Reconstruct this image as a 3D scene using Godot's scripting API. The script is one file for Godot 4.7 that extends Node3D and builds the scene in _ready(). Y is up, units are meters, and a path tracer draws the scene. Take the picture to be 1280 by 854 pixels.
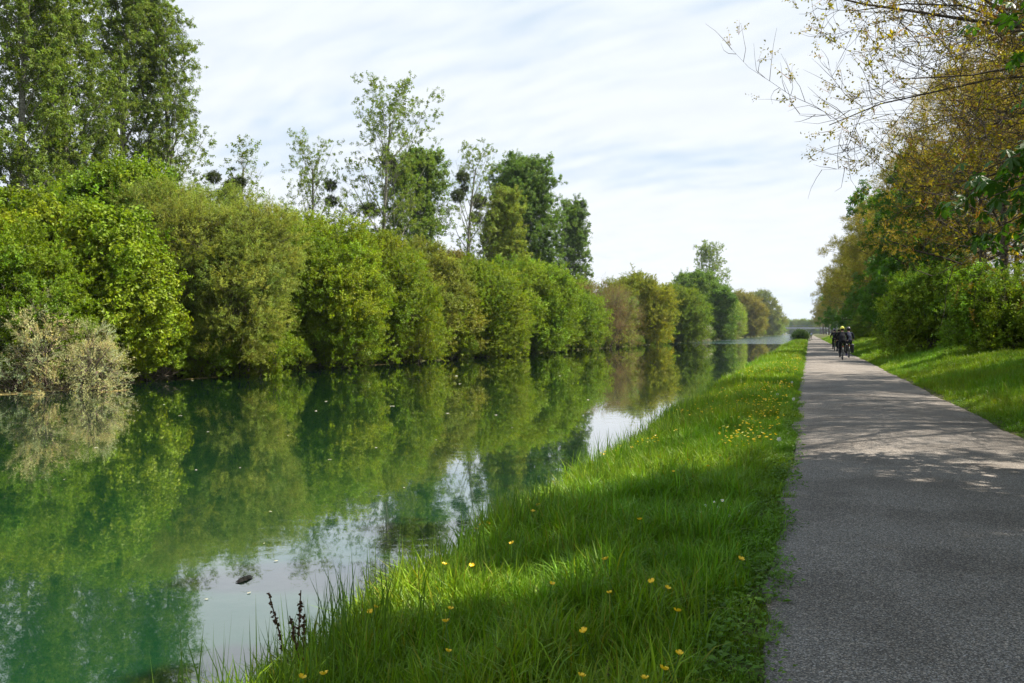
extends Node3D
# Canal with a cycle path on its bank. x: across (path right of the camera), -z: along the path, metres.

const F := 1067.0          # focal length in photo pixels (photo 1280 x 854)
const EYE := Vector3(0, 1.45, 0)
const HORIZON := 416.5     # row of the photo; the path vanishes at column 1011
const WATER := -0.4
var rng := RandomNumberGenerator.new()
var cam: Camera3D
var noise := FastNoiseLite.new()
var fine := FastNoiseLite.new()
var M := {}
var used := {}
var sprays := {}

# ---------------------------------------------------------------- helpers
func rnd(a: float, b: float) -> float:
	return a + (b - a) * rng.randf()

func rvec() -> Vector3:
	var z := rnd(-1, 1)
	var a := rnd(0, TAU)
	var r := sqrt(1.0 - z * z)
	return Vector3(r * cos(a), z, r * sin(a))

func numbered(called: String) -> String:
	var n: int = used.get(called, 0)
	used[called] = n + 1
	return called if n == 0 else "%s_%03d" % [called, n]

func tag(o: Node, label: String, category := "", group := "", kind := "") -> void:
	if label: o.set_meta("label", label)
	if category: o.set_meta("category", category)
	if group: o.set_meta("group", group)
	if kind: o.set_meta("kind", kind)

func thing(called: String, label: String, category: String, at: Vector3, turn := 0.0, group := "") -> Node3D:
	var o := Node3D.new()
	o.name = numbered(called)
	add_child(o)
	o.position = at
	o.rotation.y = turn
	tag(o, label, category, group)
	return o

func part(called: String, mesh: Mesh, mat: Material, parent: Node) -> MeshInstance3D:
	var o := MeshInstance3D.new()
	o.name = called if parent != self else numbered(called)
	o.mesh = mesh
	o.material_override = mat
	parent.add_child(o, true)
	return o

func copy_of(o: Node3D, at: Vector3, turn: float, size: float, label := "", group := "") -> Node3D:
	var c: Node3D = o.duplicate()
	c.name = numbered(str(o.name).rstrip("0123456789").trim_suffix("_"))
	add_child(c)
	c.position = at
	c.rotation.y = turn
	c.scale = Vector3.ONE * size
	if label: c.set_meta("label", label)
	if group: c.set_meta("group", group)
	return c

func mesh_of(v: PackedVector3Array, i: PackedInt32Array, n = null, c = null, uv = null) -> ArrayMesh:
	var a := []
	a.resize(Mesh.ARRAY_MAX)
	a[Mesh.ARRAY_VERTEX] = v
	a[Mesh.ARRAY_INDEX] = i
	if n != null: a[Mesh.ARRAY_NORMAL] = n
	if c != null: a[Mesh.ARRAY_COLOR] = c
	if uv != null: a[Mesh.ARRAY_TEX_UV] = uv
	var m := ArrayMesh.new()
	m.add_surface_from_arrays(Mesh.PRIMITIVE_TRIANGLES, a)
	return m

func scatter(called: String, mesh: Mesh, mat: Material, where: Array, tint: Array, parent: Node) -> MultiMeshInstance3D:
	var mm := MultiMesh.new()
	mm.transform_format = MultiMesh.TRANSFORM_3D
	mm.use_colors = true
	mm.mesh = mesh
	mm.instance_count = where.size()
	for k in where.size():
		mm.set_instance_transform(k, where[k])
		mm.set_instance_color(k, tint[k])
	var o := MultiMeshInstance3D.new()
	o.name = called
	o.multimesh = mm
	o.material_override = mat
	parent.add_child(o, true)
	o.set_meta("kind", "stuff")
	return o

# pixel of the photograph -> direction; then a distance from the plane, ground or depth it stands on
func ray(px: float, py: float) -> Vector3:
	return cam.basis * Vector3((px - 640.0) / F, -(py - 427.0) / F, -1.0)

func at_x(px: float, x: float) -> Vector3:
	var d := ray(px, HORIZON)
	var s := x / d.x
	return Vector3(x, ground_y(x, -d.z * s), d.z * s)

func top_at(p: Vector3, py: float) -> float:      # height above p.y of a thing at p whose top shows at row py
	var depth: float = -(cam.basis.inverse() * (p - EYE)).z
	return EYE.y + (HORIZON - py) / F * depth - p.y

func wide(p: Vector3, px: float) -> float:
	return -(cam.basis.inverse() * (p - EYE)).z / F * px

func on_ground(px: float, py: float, up := 0.0) -> Vector3:
	var d := ray(px, py)
	var s := 1.0
	while s < 400.0:
		var p := EYE + d * s
		if p.y < ground_y(p.x, -p.z) + up: return p - Vector3(0, up, 0)
		s += 0.01 + s * 0.002
	return EYE + d * s

func on_water(px: float, py: float) -> Vector3:
	var d := ray(px, py)
	return EYE + d * ((WATER - EYE.y) / d.y)

# ---------------------------------------------------------------- terrain
func near_edge(t: float) -> float:
	return -2.62 + 0.18 * exp(-t * 0.2) + 0.14 * noise.get_noise_2d(t * 9.0, 7.0) + 0.05 * noise.get_noise_2d(t * 60.0, 3.0)

func far_edge(t: float) -> float:
	return -24.0 + 0.7 * noise.get_noise_2d(t * 4.0, 90.0) + 0.25 * noise.get_noise_2d(t * 25.0, 40.0)

func ground_y(x: float, t: float) -> float:
	var ne := near_edge(t)
	var fe := far_edge(t)
	if x > 2.7:
		var s := smoothstep(2.9, 6.8, x)
		return -0.03 + s * (0.68 + 0.12 * noise.get_noise_2d(x * 14.0, t * 9.0)) + clampf((x - 9.0) * 0.02, 0.0, 1.2)
	if x > -0.3:
		return -0.03
	if x > ne:
		var u := (x + 0.3) / (ne + 0.3)
		return -0.03 - 0.12 * u - 0.27 * pow(u, 4.0) + 0.035 * u * noise.get_noise_2d(x * 40.0, t * 40.0)
	if x > fe:
		return maxf(-1.5, WATER - 0.02 - 0.8 * minf(ne - x, x - fe))
	return WATER + 0.75 * (1.0 - exp(-(fe - x) * 0.6)) + 0.1 * noise.get_noise_2d(x * 20.0, t * 20.0)

func sheet(xs: Array, ts: Array, height: Callable) -> ArrayMesh:
	var v := PackedVector3Array()
	var i := PackedInt32Array()
	var w := xs.size()
	for t in ts:
		for x in xs:
			v.append(Vector3(x, height.call(x, t), -t))
	for r in ts.size() - 1:
		for c in w - 1:
			var a := r * w + c
			i.append_array([a, a + w, a + w + 1, a, a + w + 1, a + 1])
	return smooth(v, i)

func smooth(v: PackedVector3Array, i: PackedInt32Array, c = null) -> ArrayMesh:
	var n := PackedVector3Array()
	n.resize(v.size())
	for k in range(0, i.size(), 3):
		var f := (v[i[k + 2]] - v[i[k]]).cross(v[i[k + 1]] - v[i[k]])
		n[i[k]] += f
		n[i[k + 1]] += f
		n[i[k + 2]] += f
	for k in n.size(): n[k] = n[k].normalized()
	return mesh_of(v, i, n, c)

func rows(list: Array) -> Array:      # [from, to, step], ...
	var out := []
	for a in list:
		var t: float = a[0]
		while t < a[1] - 0.001:
			out.append(t)
			t += a[2]
	out.append(list[-1][1])
	return out

# ---------------------------------------------------------------- wood
class Wood:
	var v := PackedVector3Array()
	var n := PackedVector3Array()
	var i := PackedInt32Array()
	func tube(pts: PackedVector3Array, r0: float, r1: float, sides: int, flare := 0.0) -> void:
		var last := pts.size() - 1
		var first := v.size()
		var d := (pts[1] - pts[0]).normalized()
		var side := d.cross(Vector3(0.31, 0.2, 0.93)).normalized()
		for k in pts.size():
			if k > 0 and k < last: d = (pts[k + 1] - pts[k - 1]).normalized()
			elif k == last: d = (pts[k] - pts[k - 1]).normalized()
			side = (side - d * side.dot(d)).normalized()
			var other := d.cross(side)
			var f := float(k) / last
			var r := lerpf(r0, r1, f)
			if flare > 0.0: r *= 1.0 + flare * exp(-f * 14.0)
			for s in sides:
				var a := TAU * s / sides
				var o := side * cos(a) + other * sin(a)
				v.append(pts[k] + o * r)
				n.append(o)
		for k in last:
			for s in sides:
				var a := first + k * sides + s
				var b := first + k * sides + (s + 1) % sides
				i.append(a); i.append(a + sides); i.append(b)
				i.append(b); i.append(a + sides); i.append(b + sides)
	func made() -> ArrayMesh:
		var a := []
		a.resize(Mesh.ARRAY_MAX)
		a[Mesh.ARRAY_VERTEX] = v
		a[Mesh.ARRAY_NORMAL] = n
		a[Mesh.ARRAY_INDEX] = i
		var m := ArrayMesh.new()
		m.add_surface_from_arrays(Mesh.PRIMITIVE_TRIANGLES, a)
		return m

func shape_of(kind: String, f: float) -> float:
	match kind:
		"poplar": return 0.3 + 0.7 * pow(sin(PI * clampf(0.14 + f * 0.74, 0, 1)), 0.8)
		"round": return 0.25 + 0.75 * sqrt(maxf(0.0, 1.0 - pow(2.0 * f - 0.75, 2.0) / 1.7))
		"spread": return 1.0 - 0.72 * f * f
		"vase": return 0.45 + 0.55 * sin(PI * (0.15 + 0.7 * f))
	return 1.0

# P: levels, n [per level], start, ang, ratio, trop, wig, R, shape
func grow(w: Wood, small: Wood, spots: Array, p0: Vector3, dir: Vector3, length: float, rad: float, level: int, P: Dictionary) -> void:
	var segs: int = [10, 10, 5, 3, 2][level]
	var pts := PackedVector3Array([p0])
	var d := dir
	var p := p0
	var wig: float = P.wig[level]
	var trop: float = P.trop[level]
	for k in segs:
		d = (d + Vector3.UP * trop / segs + rvec() * wig).normalized()
		p += d * length / segs
		pts.append(p)
	var levels: int = P.levels
	var tip := rad * (0.25 if level == 0 else 0.18 if level == 1 else 0.3)
	(small if level >= 2 else w).tube(pts, rad, tip, [9, 6, 4, 3, 3][level], P.get("flare", 0.5) if level == 0 else 0.0)
	if level == levels - 1:
		for k in range(1, pts.size()):
			spots.append([pts[k], (pts[k] - pts[k - 1]).normalized()])
		return
	if level >= 1: spots.append([p, d])
	var n: int = P.n[level]
	var start: float = P.start[level]
	var turn := rnd(0, TAU)
	for k in n:
		var f: float = start + (1.0 - start) * (k + rng.randf()) / n
		if level == 0: f = minf(f, 0.985)
		var at := f * segs
		var a := mini(int(at), segs - 1)
		var q := pts[a].lerp(pts[a + 1], at - a)
		var along := (pts[a + 1] - pts[a]).normalized()
		turn += 2.4 + rnd(-0.5, 0.5)
		var side := along.cross(Vector3(0.3, 0.5, 0.81)).normalized().rotated(along, turn)
		var angle: float = deg_to_rad(P.ang[level] * rnd(0.75, 1.25))
		if level == 0: angle *= lerpf(1.12, 0.55, (f - start) / (1.0 - start))
		var cd := (along * cos(angle) + side * sin(angle)).normalized()
		var cl: float
		if level == 0:
			cl = P.R * shape_of(P.shape, (f - start) / (1.0 - start)) * rnd(0.75, 1.15)
		else:
			cl = length * P.ratio[level] * rnd(0.6, 1.2) * (1.15 - 0.6 * f)
		var cr: float = lerpf(rad, tip, f) * P.get("thin", 0.5) * rnd(0.75, 1.0)
		grow(w, small, spots, q, cd, cl, maxf(cr, P.get("least", 0.004)), level + 1, P)

# ---------------------------------------------------------------- leaves
func leaf_quad(v: PackedVector3Array, i: PackedInt32Array, c: PackedColorArray, at: Vector3, dir: Vector3, up: Vector3, l: float, w: float, col: Color) -> void:
	var side := dir.cross(up).normalized()
	var nrm := side.cross(dir).normalized()
	var b := v.size()
	v.append(at)
	v.append(at + dir * l * 0.45 + side * w * 0.5 + nrm * w * 0.18)
	v.append(at + dir * l - nrm * l * 0.1)
	v.append(at + dir * l * 0.45 - side * w * 0.5 + nrm * w * 0.18)
	for k in 4: c.append(col)
	i.append_array([b, b + 1, b + 2, b, b + 2, b + 3])

func spray(n: int, length: float, l: float, w: float, spread: float, s: int, droop := 0.0, twig := true) -> ArrayMesh:
	rng.seed = s
	var v := PackedVector3Array()
	var i := PackedInt32Array()
	var c := PackedColorArray()
	var shoots := 3
	for sh in shoots:
		var base := Vector3(0, length * 0.1 * sh, 0)
		var sd := (Vector3.UP + rvec() * 0.75 * spread).normalized()
		if twig:
			var tr := 0.004
			var tv := sd.cross(Vector3(0.4, 0.1, 0.9)).normalized() * tr
			var b := v.size()
			v.append_array([base - tv, base + tv, base + sd * length])
			for k in 3: c.append(Color(0.62, 0.36, 0.9))
			i.append_array([b, b + 1, b + 2])
		for k in n / shoots:
			var f := rnd(0.1, 1.0)
			var at := base + sd * length * f + rvec() * 0.02
			var out := rvec()
			out = (out - sd * out.dot(sd)).normalized()
			var dir := (out + sd * rnd(0.1, 0.9) + Vector3.DOWN * droop * rnd(0.3, 1.2)).normalized()
			var up := (Vector3.UP + rvec() * 0.8 + sd * 0.2).normalized()
			var g := rnd(0.42, 1.0)
			leaf_quad(v, i, c, at, dir, up, l * rnd(0.65, 1.15), w * rnd(0.7, 1.15), Color(g * rnd(0.85, 1.0), g, g * rnd(0.7, 1.0)))
	return mesh_of(v, i, null, c)

func palm_leaf(v: PackedVector3Array, i: PackedInt32Array, c: PackedColorArray, at: Vector3, out: Vector3, up: Vector3, size: float, g: float) -> void:
	var side := out.cross(up).normalized()
	var nrm := side.cross(out).normalized()
	var hub := at + out * size * 0.28
	var sb := v.size()
	v.append_array([at - side * 0.003, at + side * 0.003, hub])
	for k in 3: c.append(Color(0.75, 0.8, 0.7))
	i.append_array([sb, sb + 1, sb + 2])
	for k in 5:
		var a := deg_to_rad(-100.0 + 50.0 * k)
		var d := (out * cos(a) + side * sin(a) - nrm * rnd(0.15, 0.5)).normalized()
		var l := size * (0.62 if k == 2 else 0.54 if k in [1, 3] else 0.36) * rnd(0.9, 1.1)
		var s2 := d.cross(nrm).normalized()
		var wd := l * 0.19
		var b := v.size()
		var col := Color(g * rnd(0.85, 1), g, g * rnd(0.75, 1))
		v.append(hub)
		v.append(hub + d * l * 0.35 + s2 * wd * 0.75 + nrm * wd * 0.3)
		v.append(hub + d * l * 0.35 - s2 * wd * 0.75 + nrm * wd * 0.3)
		v.append(hub + d * l * 0.42)
		v.append(hub + d * l * 0.7 + s2 * wd - nrm * l * 0.03)
		v.append(hub + d * l * 0.7 - s2 * wd - nrm * l * 0.03)
		v.append(hub + d * l - nrm * l * 0.14)
		for q in 7: c.append(col)
		i.append_array([b, b + 1, b + 3, b, b + 3, b + 2, b + 1, b + 4, b + 3, b + 3, b + 5, b + 2, b + 3, b + 4, b + 6, b + 3, b + 6, b + 5])

func palm_mesh(s: int, count: int, size: float) -> ArrayMesh:
	rng.seed = s
	var v := PackedVector3Array()
	var i := PackedInt32Array()
	var c := PackedColorArray()
	for k in count:
		var a := TAU * k / count + rnd(-0.3, 0.3)
		var out := Vector3(cos(a), rnd(-0.35, 0.35), sin(a)).normalized() if count > 1 else Vector3(0, 0, -1)
		palm_leaf(v, i, c, Vector3.ZERO, out, (Vector3.UP + rvec() * 0.25).normalized(), size * rnd(0.8, 1.15), rnd(0.7, 1.0))
	return mesh_of(v, i, null, c)

func spray_at(p: Vector3, dir: Vector3, size: float) -> Transform3D:
	var y := dir.normalized()
	var x := y.cross(rvec()).normalized()
	return Transform3D(Basis(x, y, x.cross(y)).scaled(Vector3.ONE * size), p)

func tinted(c: Color, spread: float) -> Color:
	var g := rnd(1.0 - spread, 1.0 + spread)
	var h := rnd(-1, 1) * spread * 0.5
	return Color(c.r * g * (1 + h), c.g * g, c.b * g * (1 - h))

# A tree with a skeleton: trunk (trunk and limbs) and crown (twigs and foliage).
func tree(called: String, label: String, category: String, at: Vector3, P: Dictionary, group := "") -> Node3D:
	rng.seed = hash(label)
	var o := thing(called, label, category, at, 0.0, group)
	var w := Wood.new()
	var small := Wood.new()
	var spots := []
	grow(w, small, spots, Vector3(0, -0.15, 0), (Vector3.UP + rvec() * P.get("lean", 0.05)).normalized(), P.h, P.r, 0, P)
	for q in P.get("reach", []):      # limbs that go to a known place
		var tip: Vector3 = q - at
		var from := Vector3(0, minf(tip.y * 0.6 + 0.9, P.h * 0.8), 0)
		var Q := P.duplicate()
		Q.trop = [0.0, -0.3, 0.35, 0.5]
		Q.wig = [0.0, 0.26, 0.34, 0.45]
		Q.n = [0, 22, 12]
		grow(w, small, spots, from, ((tip - from).normalized() + Vector3(0, 0.24, 0)).normalized(), (tip - from).length() * 1.06, rnd(0.035, 0.075), 1, Q)
	part("trunk", w.made(), P.get("bark", M.bark), o)
	var crown := Node3D.new()
	crown.name = "crown"
	o.add_child(crown)
	part("branches", small.made(), P.get("bark", M.bark), crown).set_meta("kind", "stuff")
	var where := []
	var tint := []
	var s: float = P.leaf
	var keep: float = P.get("keep", 1.0)
	var bare: float = P.get("bare", -9.0)
	for q in spots:
		if bare > -5.0 and noise.get_noise_3dv(q[0] * 18.0) < bare: continue
		for k in P.per:
			if rng.randf() > keep: continue
			where.append(spray_at(q[0] + rvec() * 0.12 * s, q[1] + rvec() * 0.6 + Vector3.UP * 0.2, s * rnd(0.7, 1.25)))
			tint.append(tinted(P.tint, 0.22))
	scatter("foliage", sprays[P.spray], M.leaf, where, tint, crown)
	return o

# A shrub or low leafy tree made of many rounded clumps: stems (wood) and crown (foliage).
func shrub(called: String, label: String, category: String, at: Vector3, size: Vector3, P: Dictionary, group := "") -> Node3D:
	rng.seed = hash(label)
	var o := thing(called, label, category, at, 0.0, group)
	var w := Wood.new()
	var where := []
	var tint := []
	var n: int = P.get("lobes", 16)
	var s: float = P.get("leaf", 1.0)
	var low: float = P.get("low", 0.06)
	var dead: float = P.get("twigs", 1.0)
	var off := rnd(0, 900)
	for k in n:
		var a := k * 2.4 + rnd(-0.4, 0.4)
		var f := (k + 0.5) / n
		var hgt := lerpf(low, 0.84, pow(f, 0.85)) + rnd(-0.06, 0.06)
		var rim := sqrt(maxf(0.0, 1.0 - pow(maxf(0.0, hgt - 0.35) / 0.62, 2.0))) * rnd(0.72, 1.0)
		if hgt < 0.3: rim *= P.get("foot", 0.92)
		var q := Vector3(cos(a) * size.x * 0.38 * rim, hgt * size.y, sin(a) * size.z * 0.38 * rim)
		if f > 0.94: q = Vector3(rnd(-0.08, 0.08) * size.x, 0.85 * size.y, 0)
		var r: float = (size.x + size.z) * 0.25 * rnd(0.26, 0.52) * P.get("lobe", 1.0)
		r = minf(r, size.y * 0.32)
		var warm := rnd(-0.18, 0.18)
		var lobe_tint := Color(P.tint.r * (1 + warm), P.tint.g * (1 + warm * 0.4), P.tint.b)
		# stem to the clump
		var pts := PackedVector3Array()
		var b := Vector3(rnd(-0.12, 0.12) * size.x, -0.15, rnd(-0.12, 0.12) * size.z)
		for m in 6:
			var g := m / 5.0
			pts.append(b.lerp(q, g) + Vector3(0, sin(g * PI) * size.y * 0.06, 0) + rvec() * 0.05 * size.y * g * 0.5)
		w.tube(pts, 0.02 + size.y * 0.006, 0.012, 5)
		for m in int(10 * dead):
			var d := (rvec() + Vector3.UP * 0.35).normalized()
			var mid := q + d * r * 0.55 + rvec() * r * 0.1
			w.tube(PackedVector3Array([q.lerp(b, rnd(0.0, 0.4)), mid, q + d * r * rnd(0.9, 1.25) + rvec() * r * 0.12]), 0.012, 0.004, 3)
		var count := int(P.get("lai", 2.6) * 2.6 * PI * r * r / (0.105 * s * s))
		for m in int(P.get("shoots", 9)):
			var d := (rvec() + Vector3.UP * 0.9).normalized()
			var reach: float = r * rnd(1.15, 1.7)
			w.tube(PackedVector3Array([q + d * r * 0.6, q + d * (r * 0.6 + reach) * 0.5 + rvec() * 0.05, q + d * reach]), 0.009, 0.003, 3)
			for g in 5:
				where.append(spray_at(q + d * lerpf(r * 0.85, reach, g / 4.0) + rvec() * 0.06, d + rvec() * 0.7, s * rnd(0.5, 0.85)))
				tint.append(tinted(lobe_tint, 0.2))
		var subs := int(clampf(22.0 * r * r / (s * s), 10, 60))
		for m in subs:
			var d := (rvec() + Vector3.UP * 0.2).normalized()
			var lump := 1.0 + 0.4 * fine.get_noise_3dv(d * 60.0 * P.get("lump", 1.0) + Vector3(off + k * 31.0, 0, 0))
			var e: Vector3 = q + d * r * lump * lerpf(0.62, 1.12, pow(rng.randf(), 0.6))
			var rs: float = r * rnd(0.2, 0.42)
			if noise.get_noise_3dv((e + at) * 30.0) < P.get("gaps", -0.42): continue
			var clump := tinted(lobe_tint, 0.15)
			for g in count / subs:
				var way := rvec()
				var p: Vector3 = e + way * Vector3(1, 0.75, 1) * rs * pow(rng.randf(), 0.45)
				if p.y < 0.02: continue
				where.append(spray_at(p, d * 0.6 + way * 0.5 + Vector3.UP * P.get("rise", 0.45) + rvec() * 0.5, s * rnd(0.7, 1.25)))
				tint.append(tinted(clump, 0.18))
	part("stems", w.made(), P.get("bark", M.twig), o).set_meta("kind", "stuff")
	scatter("crown", sprays[P.get("spray", "small_a")], M.leaf, where, tint, o)
	return o

# ---------------------------------------------------------------- materials
func noise_tex(size: int, freq: float, ramp: Array, octaves := 4, s := 1, cell := false) -> NoiseTexture2D:
	var n := FastNoiseLite.new()
	n.seed = s
	n.frequency = freq
	n.noise_type = FastNoiseLite.TYPE_CELLULAR if cell else FastNoiseLite.TYPE_SIMPLEX_SMOOTH
	n.fractal_octaves = octaves
	n.fractal_type = FastNoiseLite.FRACTAL_FBM if octaves > 1 else FastNoiseLite.FRACTAL_NONE
	var t := NoiseTexture2D.new()
	t.width = size
	t.height = size
	t.seamless = true
	t.noise = n
	if ramp:
		var g := Gradient.new()
		g.offsets = PackedFloat32Array(ramp.map(func(x): return x[0]))
		g.colors = PackedColorArray(ramp.map(func(x): return (x[1] as Color).linear_to_srgb()))
		t.color_ramp = g
	return t

func plain(c: Color, rough: float, metal := 0.0, spec := 0.5) -> StandardMaterial3D:
	var m := StandardMaterial3D.new()
	m.albedo_color = c.linear_to_srgb()
	m.roughness = rough
	m.metallic = metal
	m.metallic_specular = spec
	return m

func triplanar(m: StandardMaterial3D, scale: float) -> StandardMaterial3D:
	m.uv1_triplanar = true
	m.uv1_world_triplanar = true
	m.uv1_scale = Vector3.ONE * scale
	return m

func tinted_mat(c: Color, rough: float, back: float, spec := 0.4) -> StandardMaterial3D:
	var m := plain(c, rough, 0.0, spec)
	m.vertex_color_use_as_albedo = true
	if back > 0.0:
		m.backlight_enabled = true
		m.backlight = Color(back, back, back * 0.55).linear_to_srgb()
	return m

func materials() -> void:
	M.leaf = tinted_mat(Color(1, 1, 1), 0.5, 0.9, 0.33)
	M.chestnut = tinted_mat(Color(0.062, 0.15, 0.013), 0.42, 0.8, 0.45)
	M.grass = tinted_mat(Color(1, 1, 1), 0.5, 0.8, 0.4)
	M.petal = tinted_mat(Color(1, 1, 1), 0.45, 0.5, 0.4)
	M.cloth = tinted_mat(Color(1, 1, 1), 0.85, 0.0, 0.3)
	M.bark = triplanar(plain(Color(1, 1, 1), 0.9, 0.0, 0.25), 0.7)
	M.bark.albedo_texture = noise_tex(512, 0.02, [[0.2, Color(0.035, 0.027, 0.02)], [0.5, Color(0.085, 0.068, 0.05)], [0.8, Color(0.16, 0.14, 0.105)]], 5, 3)
	M.bark.heightmap_enabled = true
	M.bark.heightmap_texture = noise_tex(512, 0.03, [], 4, 8)
	M.bark.heightmap_scale = 3.0
	M.pale_bark = triplanar(plain(Color(1, 1, 1), 0.85, 0.0, 0.3), 0.8)
	M.pale_bark.albedo_texture = noise_tex(256, 0.03, [[0.25, Color(0.08, 0.075, 0.06)], [0.6, Color(0.22, 0.21, 0.17)], [0.85, Color(0.3, 0.29, 0.25)]], 4, 4)
	M.twig = triplanar(plain(Color(1, 1, 1), 0.9, 0.0, 0.25), 1.3)
	M.twig.albedo_texture = noise_tex(256, 0.03, [[0.25, Color(0.05, 0.04, 0.03)], [0.6, Color(0.12, 0.1, 0.075)], [0.85, Color(0.22, 0.19, 0.15)]], 4, 5)
	M.ground = triplanar(plain(Color(1, 1, 1), 0.95, 0.0, 0.2), 0.35)
	M.ground.albedo_texture = noise_tex(1024, 0.015, [[0.2, Color(0.035, 0.045, 0.012)], [0.45, Color(0.06, 0.08, 0.02)], [0.62, Color(0.085, 0.075, 0.035)], [0.85, Color(0.12, 0.1, 0.06)]], 6, 11)
	M.ground.heightmap_enabled = true
	M.ground.heightmap_texture = noise_tex(512, 0.04, [], 5, 12)
	M.ground.heightmap_scale = 4.0
	# asphalt: pale aggregate in dark binder, worn and dusty
	var a := triplanar(plain(Color(1, 1, 1), 0.88, 0.0, 0.35), 0.5)
	a.albedo_texture = aggregate()
	a.detail_enabled = true
	a.detail_blend_mode = BaseMaterial3D.BLEND_MODE_MUL
	a.detail_uv_layer = BaseMaterial3D.DETAIL_UV_2
	a.uv2_triplanar = true
	a.uv2_world_triplanar = true
	a.uv2_scale = Vector3.ONE * 0.083
	a.detail_albedo = noise_tex(1024, 0.008, [[0.2, Color(0.72, 0.7, 0.68)], [0.5, Color(0.95, 0.94, 0.93)], [0.75, Color(1, 1, 1)]], 6, 23)
	M.asphalt = a
	M.crumbs = triplanar(plain(Color(1, 1, 1), 0.95, 0.0, 0.2), 1.2)
	M.crumbs.albedo_texture = noise_tex(512, 0.06, [[0.2, Color(0.1, 0.075, 0.05)], [0.55, Color(0.24, 0.19, 0.13)], [0.85, Color(0.36, 0.3, 0.23)]], 5, 24)
	var w := triplanar(plain(Color(0.0045, 0.03, 0.0115), 0.012, 0.0, 0.66), 0.16)
	w.heightmap_enabled = true
	w.heightmap_texture = noise_tex(1024, 0.012, [], 5, 31)
	w.heightmap_scale = 0.2
	w.clearcoat_enabled = true
	w.clearcoat = 1.0
	w.clearcoat_roughness = 0.012
	M.water = w
	var w2 := triplanar(plain(Color(0.006, 0.03, 0.02), 0.05, 0.0, 0.56), 0.16)
	w2.heightmap_enabled = true
	w2.heightmap_texture = noise_tex(512, 0.03, [], 4, 32)
	w2.heightmap_scale = 8.0
	M.ruffled = w2
	M.algae = triplanar(plain(Color(1, 1, 1), 0.8, 0.0, 0.3), 1.0)
	M.algae.albedo_texture = noise_tex(512, 0.02, [[0.25, Color(0.05, 0.05, 0.015)], [0.5, Color(0.17, 0.13, 0.04)], [0.75, Color(0.3, 0.25, 0.1)]], 5, 33)
	M.concrete = triplanar(plain(Color(1, 1, 1), 0.85, 0.0, 0.3), 0.2)
	M.concrete.albedo_texture = noise_tex(256, 0.02, [[0.2, Color(0.24, 0.24, 0.24)], [0.6, Color(0.36, 0.36, 0.35)], [0.9, Color(0.42, 0.41, 0.4)]], 4, 41)
	M.rail = plain(Color(0.3, 0.32, 0.34), 0.5, 0.6)
	M.rubber = plain(Color(0.015, 0.015, 0.016), 0.7)
	M.black = plain(Color(0.018, 0.018, 0.02), 0.4)
	M.steel = plain(Color(0.45, 0.45, 0.46), 0.35, 0.9)
	M.bag = plain(Color(0.013, 0.014, 0.018), 0.6)
	M.red = plain(Color(0.4, 0.02, 0.015), 0.3)

# stones of 4 to 10 mm in a darker binder, two metres a side
func aggregate() -> ImageTexture:
	rng.seed = 2024
	var im := Image.create(1024, 1024, false, Image.FORMAT_RGB8)
	im.fill(Color(0.095, 0.085, 0.075).linear_to_srgb())
	for k in 150000:
		var v := 0.04 + 0.31 * pow(rng.randf(), 1.6)
		if rng.randf() < 0.07: v = rnd(0.3, 0.5)
		var warm := rnd(-0.06, 0.12)
		var w := 2 + rng.randi() % 4
		im.fill_rect(Rect2i(rng.randi() % 1024 - 2, rng.randi() % 1024 - 2, w, 2 + rng.randi() % 3), Color(v * (1 + warm), v * 0.92, v * (0.83 - warm)).linear_to_srgb())
	return ImageTexture.create_from_image(im)

func leaf_sprays() -> void:
	sprays.small_a = spray(39, 0.45, 0.1, 0.056, 1.0, 11)
	sprays.small_b = spray(33, 0.48, 0.115, 0.066, 1.1, 12)
	sprays.long = spray(39, 0.52, 0.13, 0.036, 0.9, 13, 0.3)
	sprays.coarse = spray(24, 0.46, 0.15, 0.11, 1.1, 14, 0.2)
	sprays.poplar = spray(18, 0.42, 0.12, 0.105, 1.1, 15, 0.5)
	sprays.young = spray(15, 0.3, 0.06, 0.035, 1.3, 16, 0.4)
	sprays.blossom = spray(45, 0.4, 0.05, 0.045, 1.0, 17)
	sprays.twiggy = spray(18, 0.5, 0.05, 0.025, 1.2, 18)
	sprays.palm = palm_mesh(19, 4, 0.26)

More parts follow.
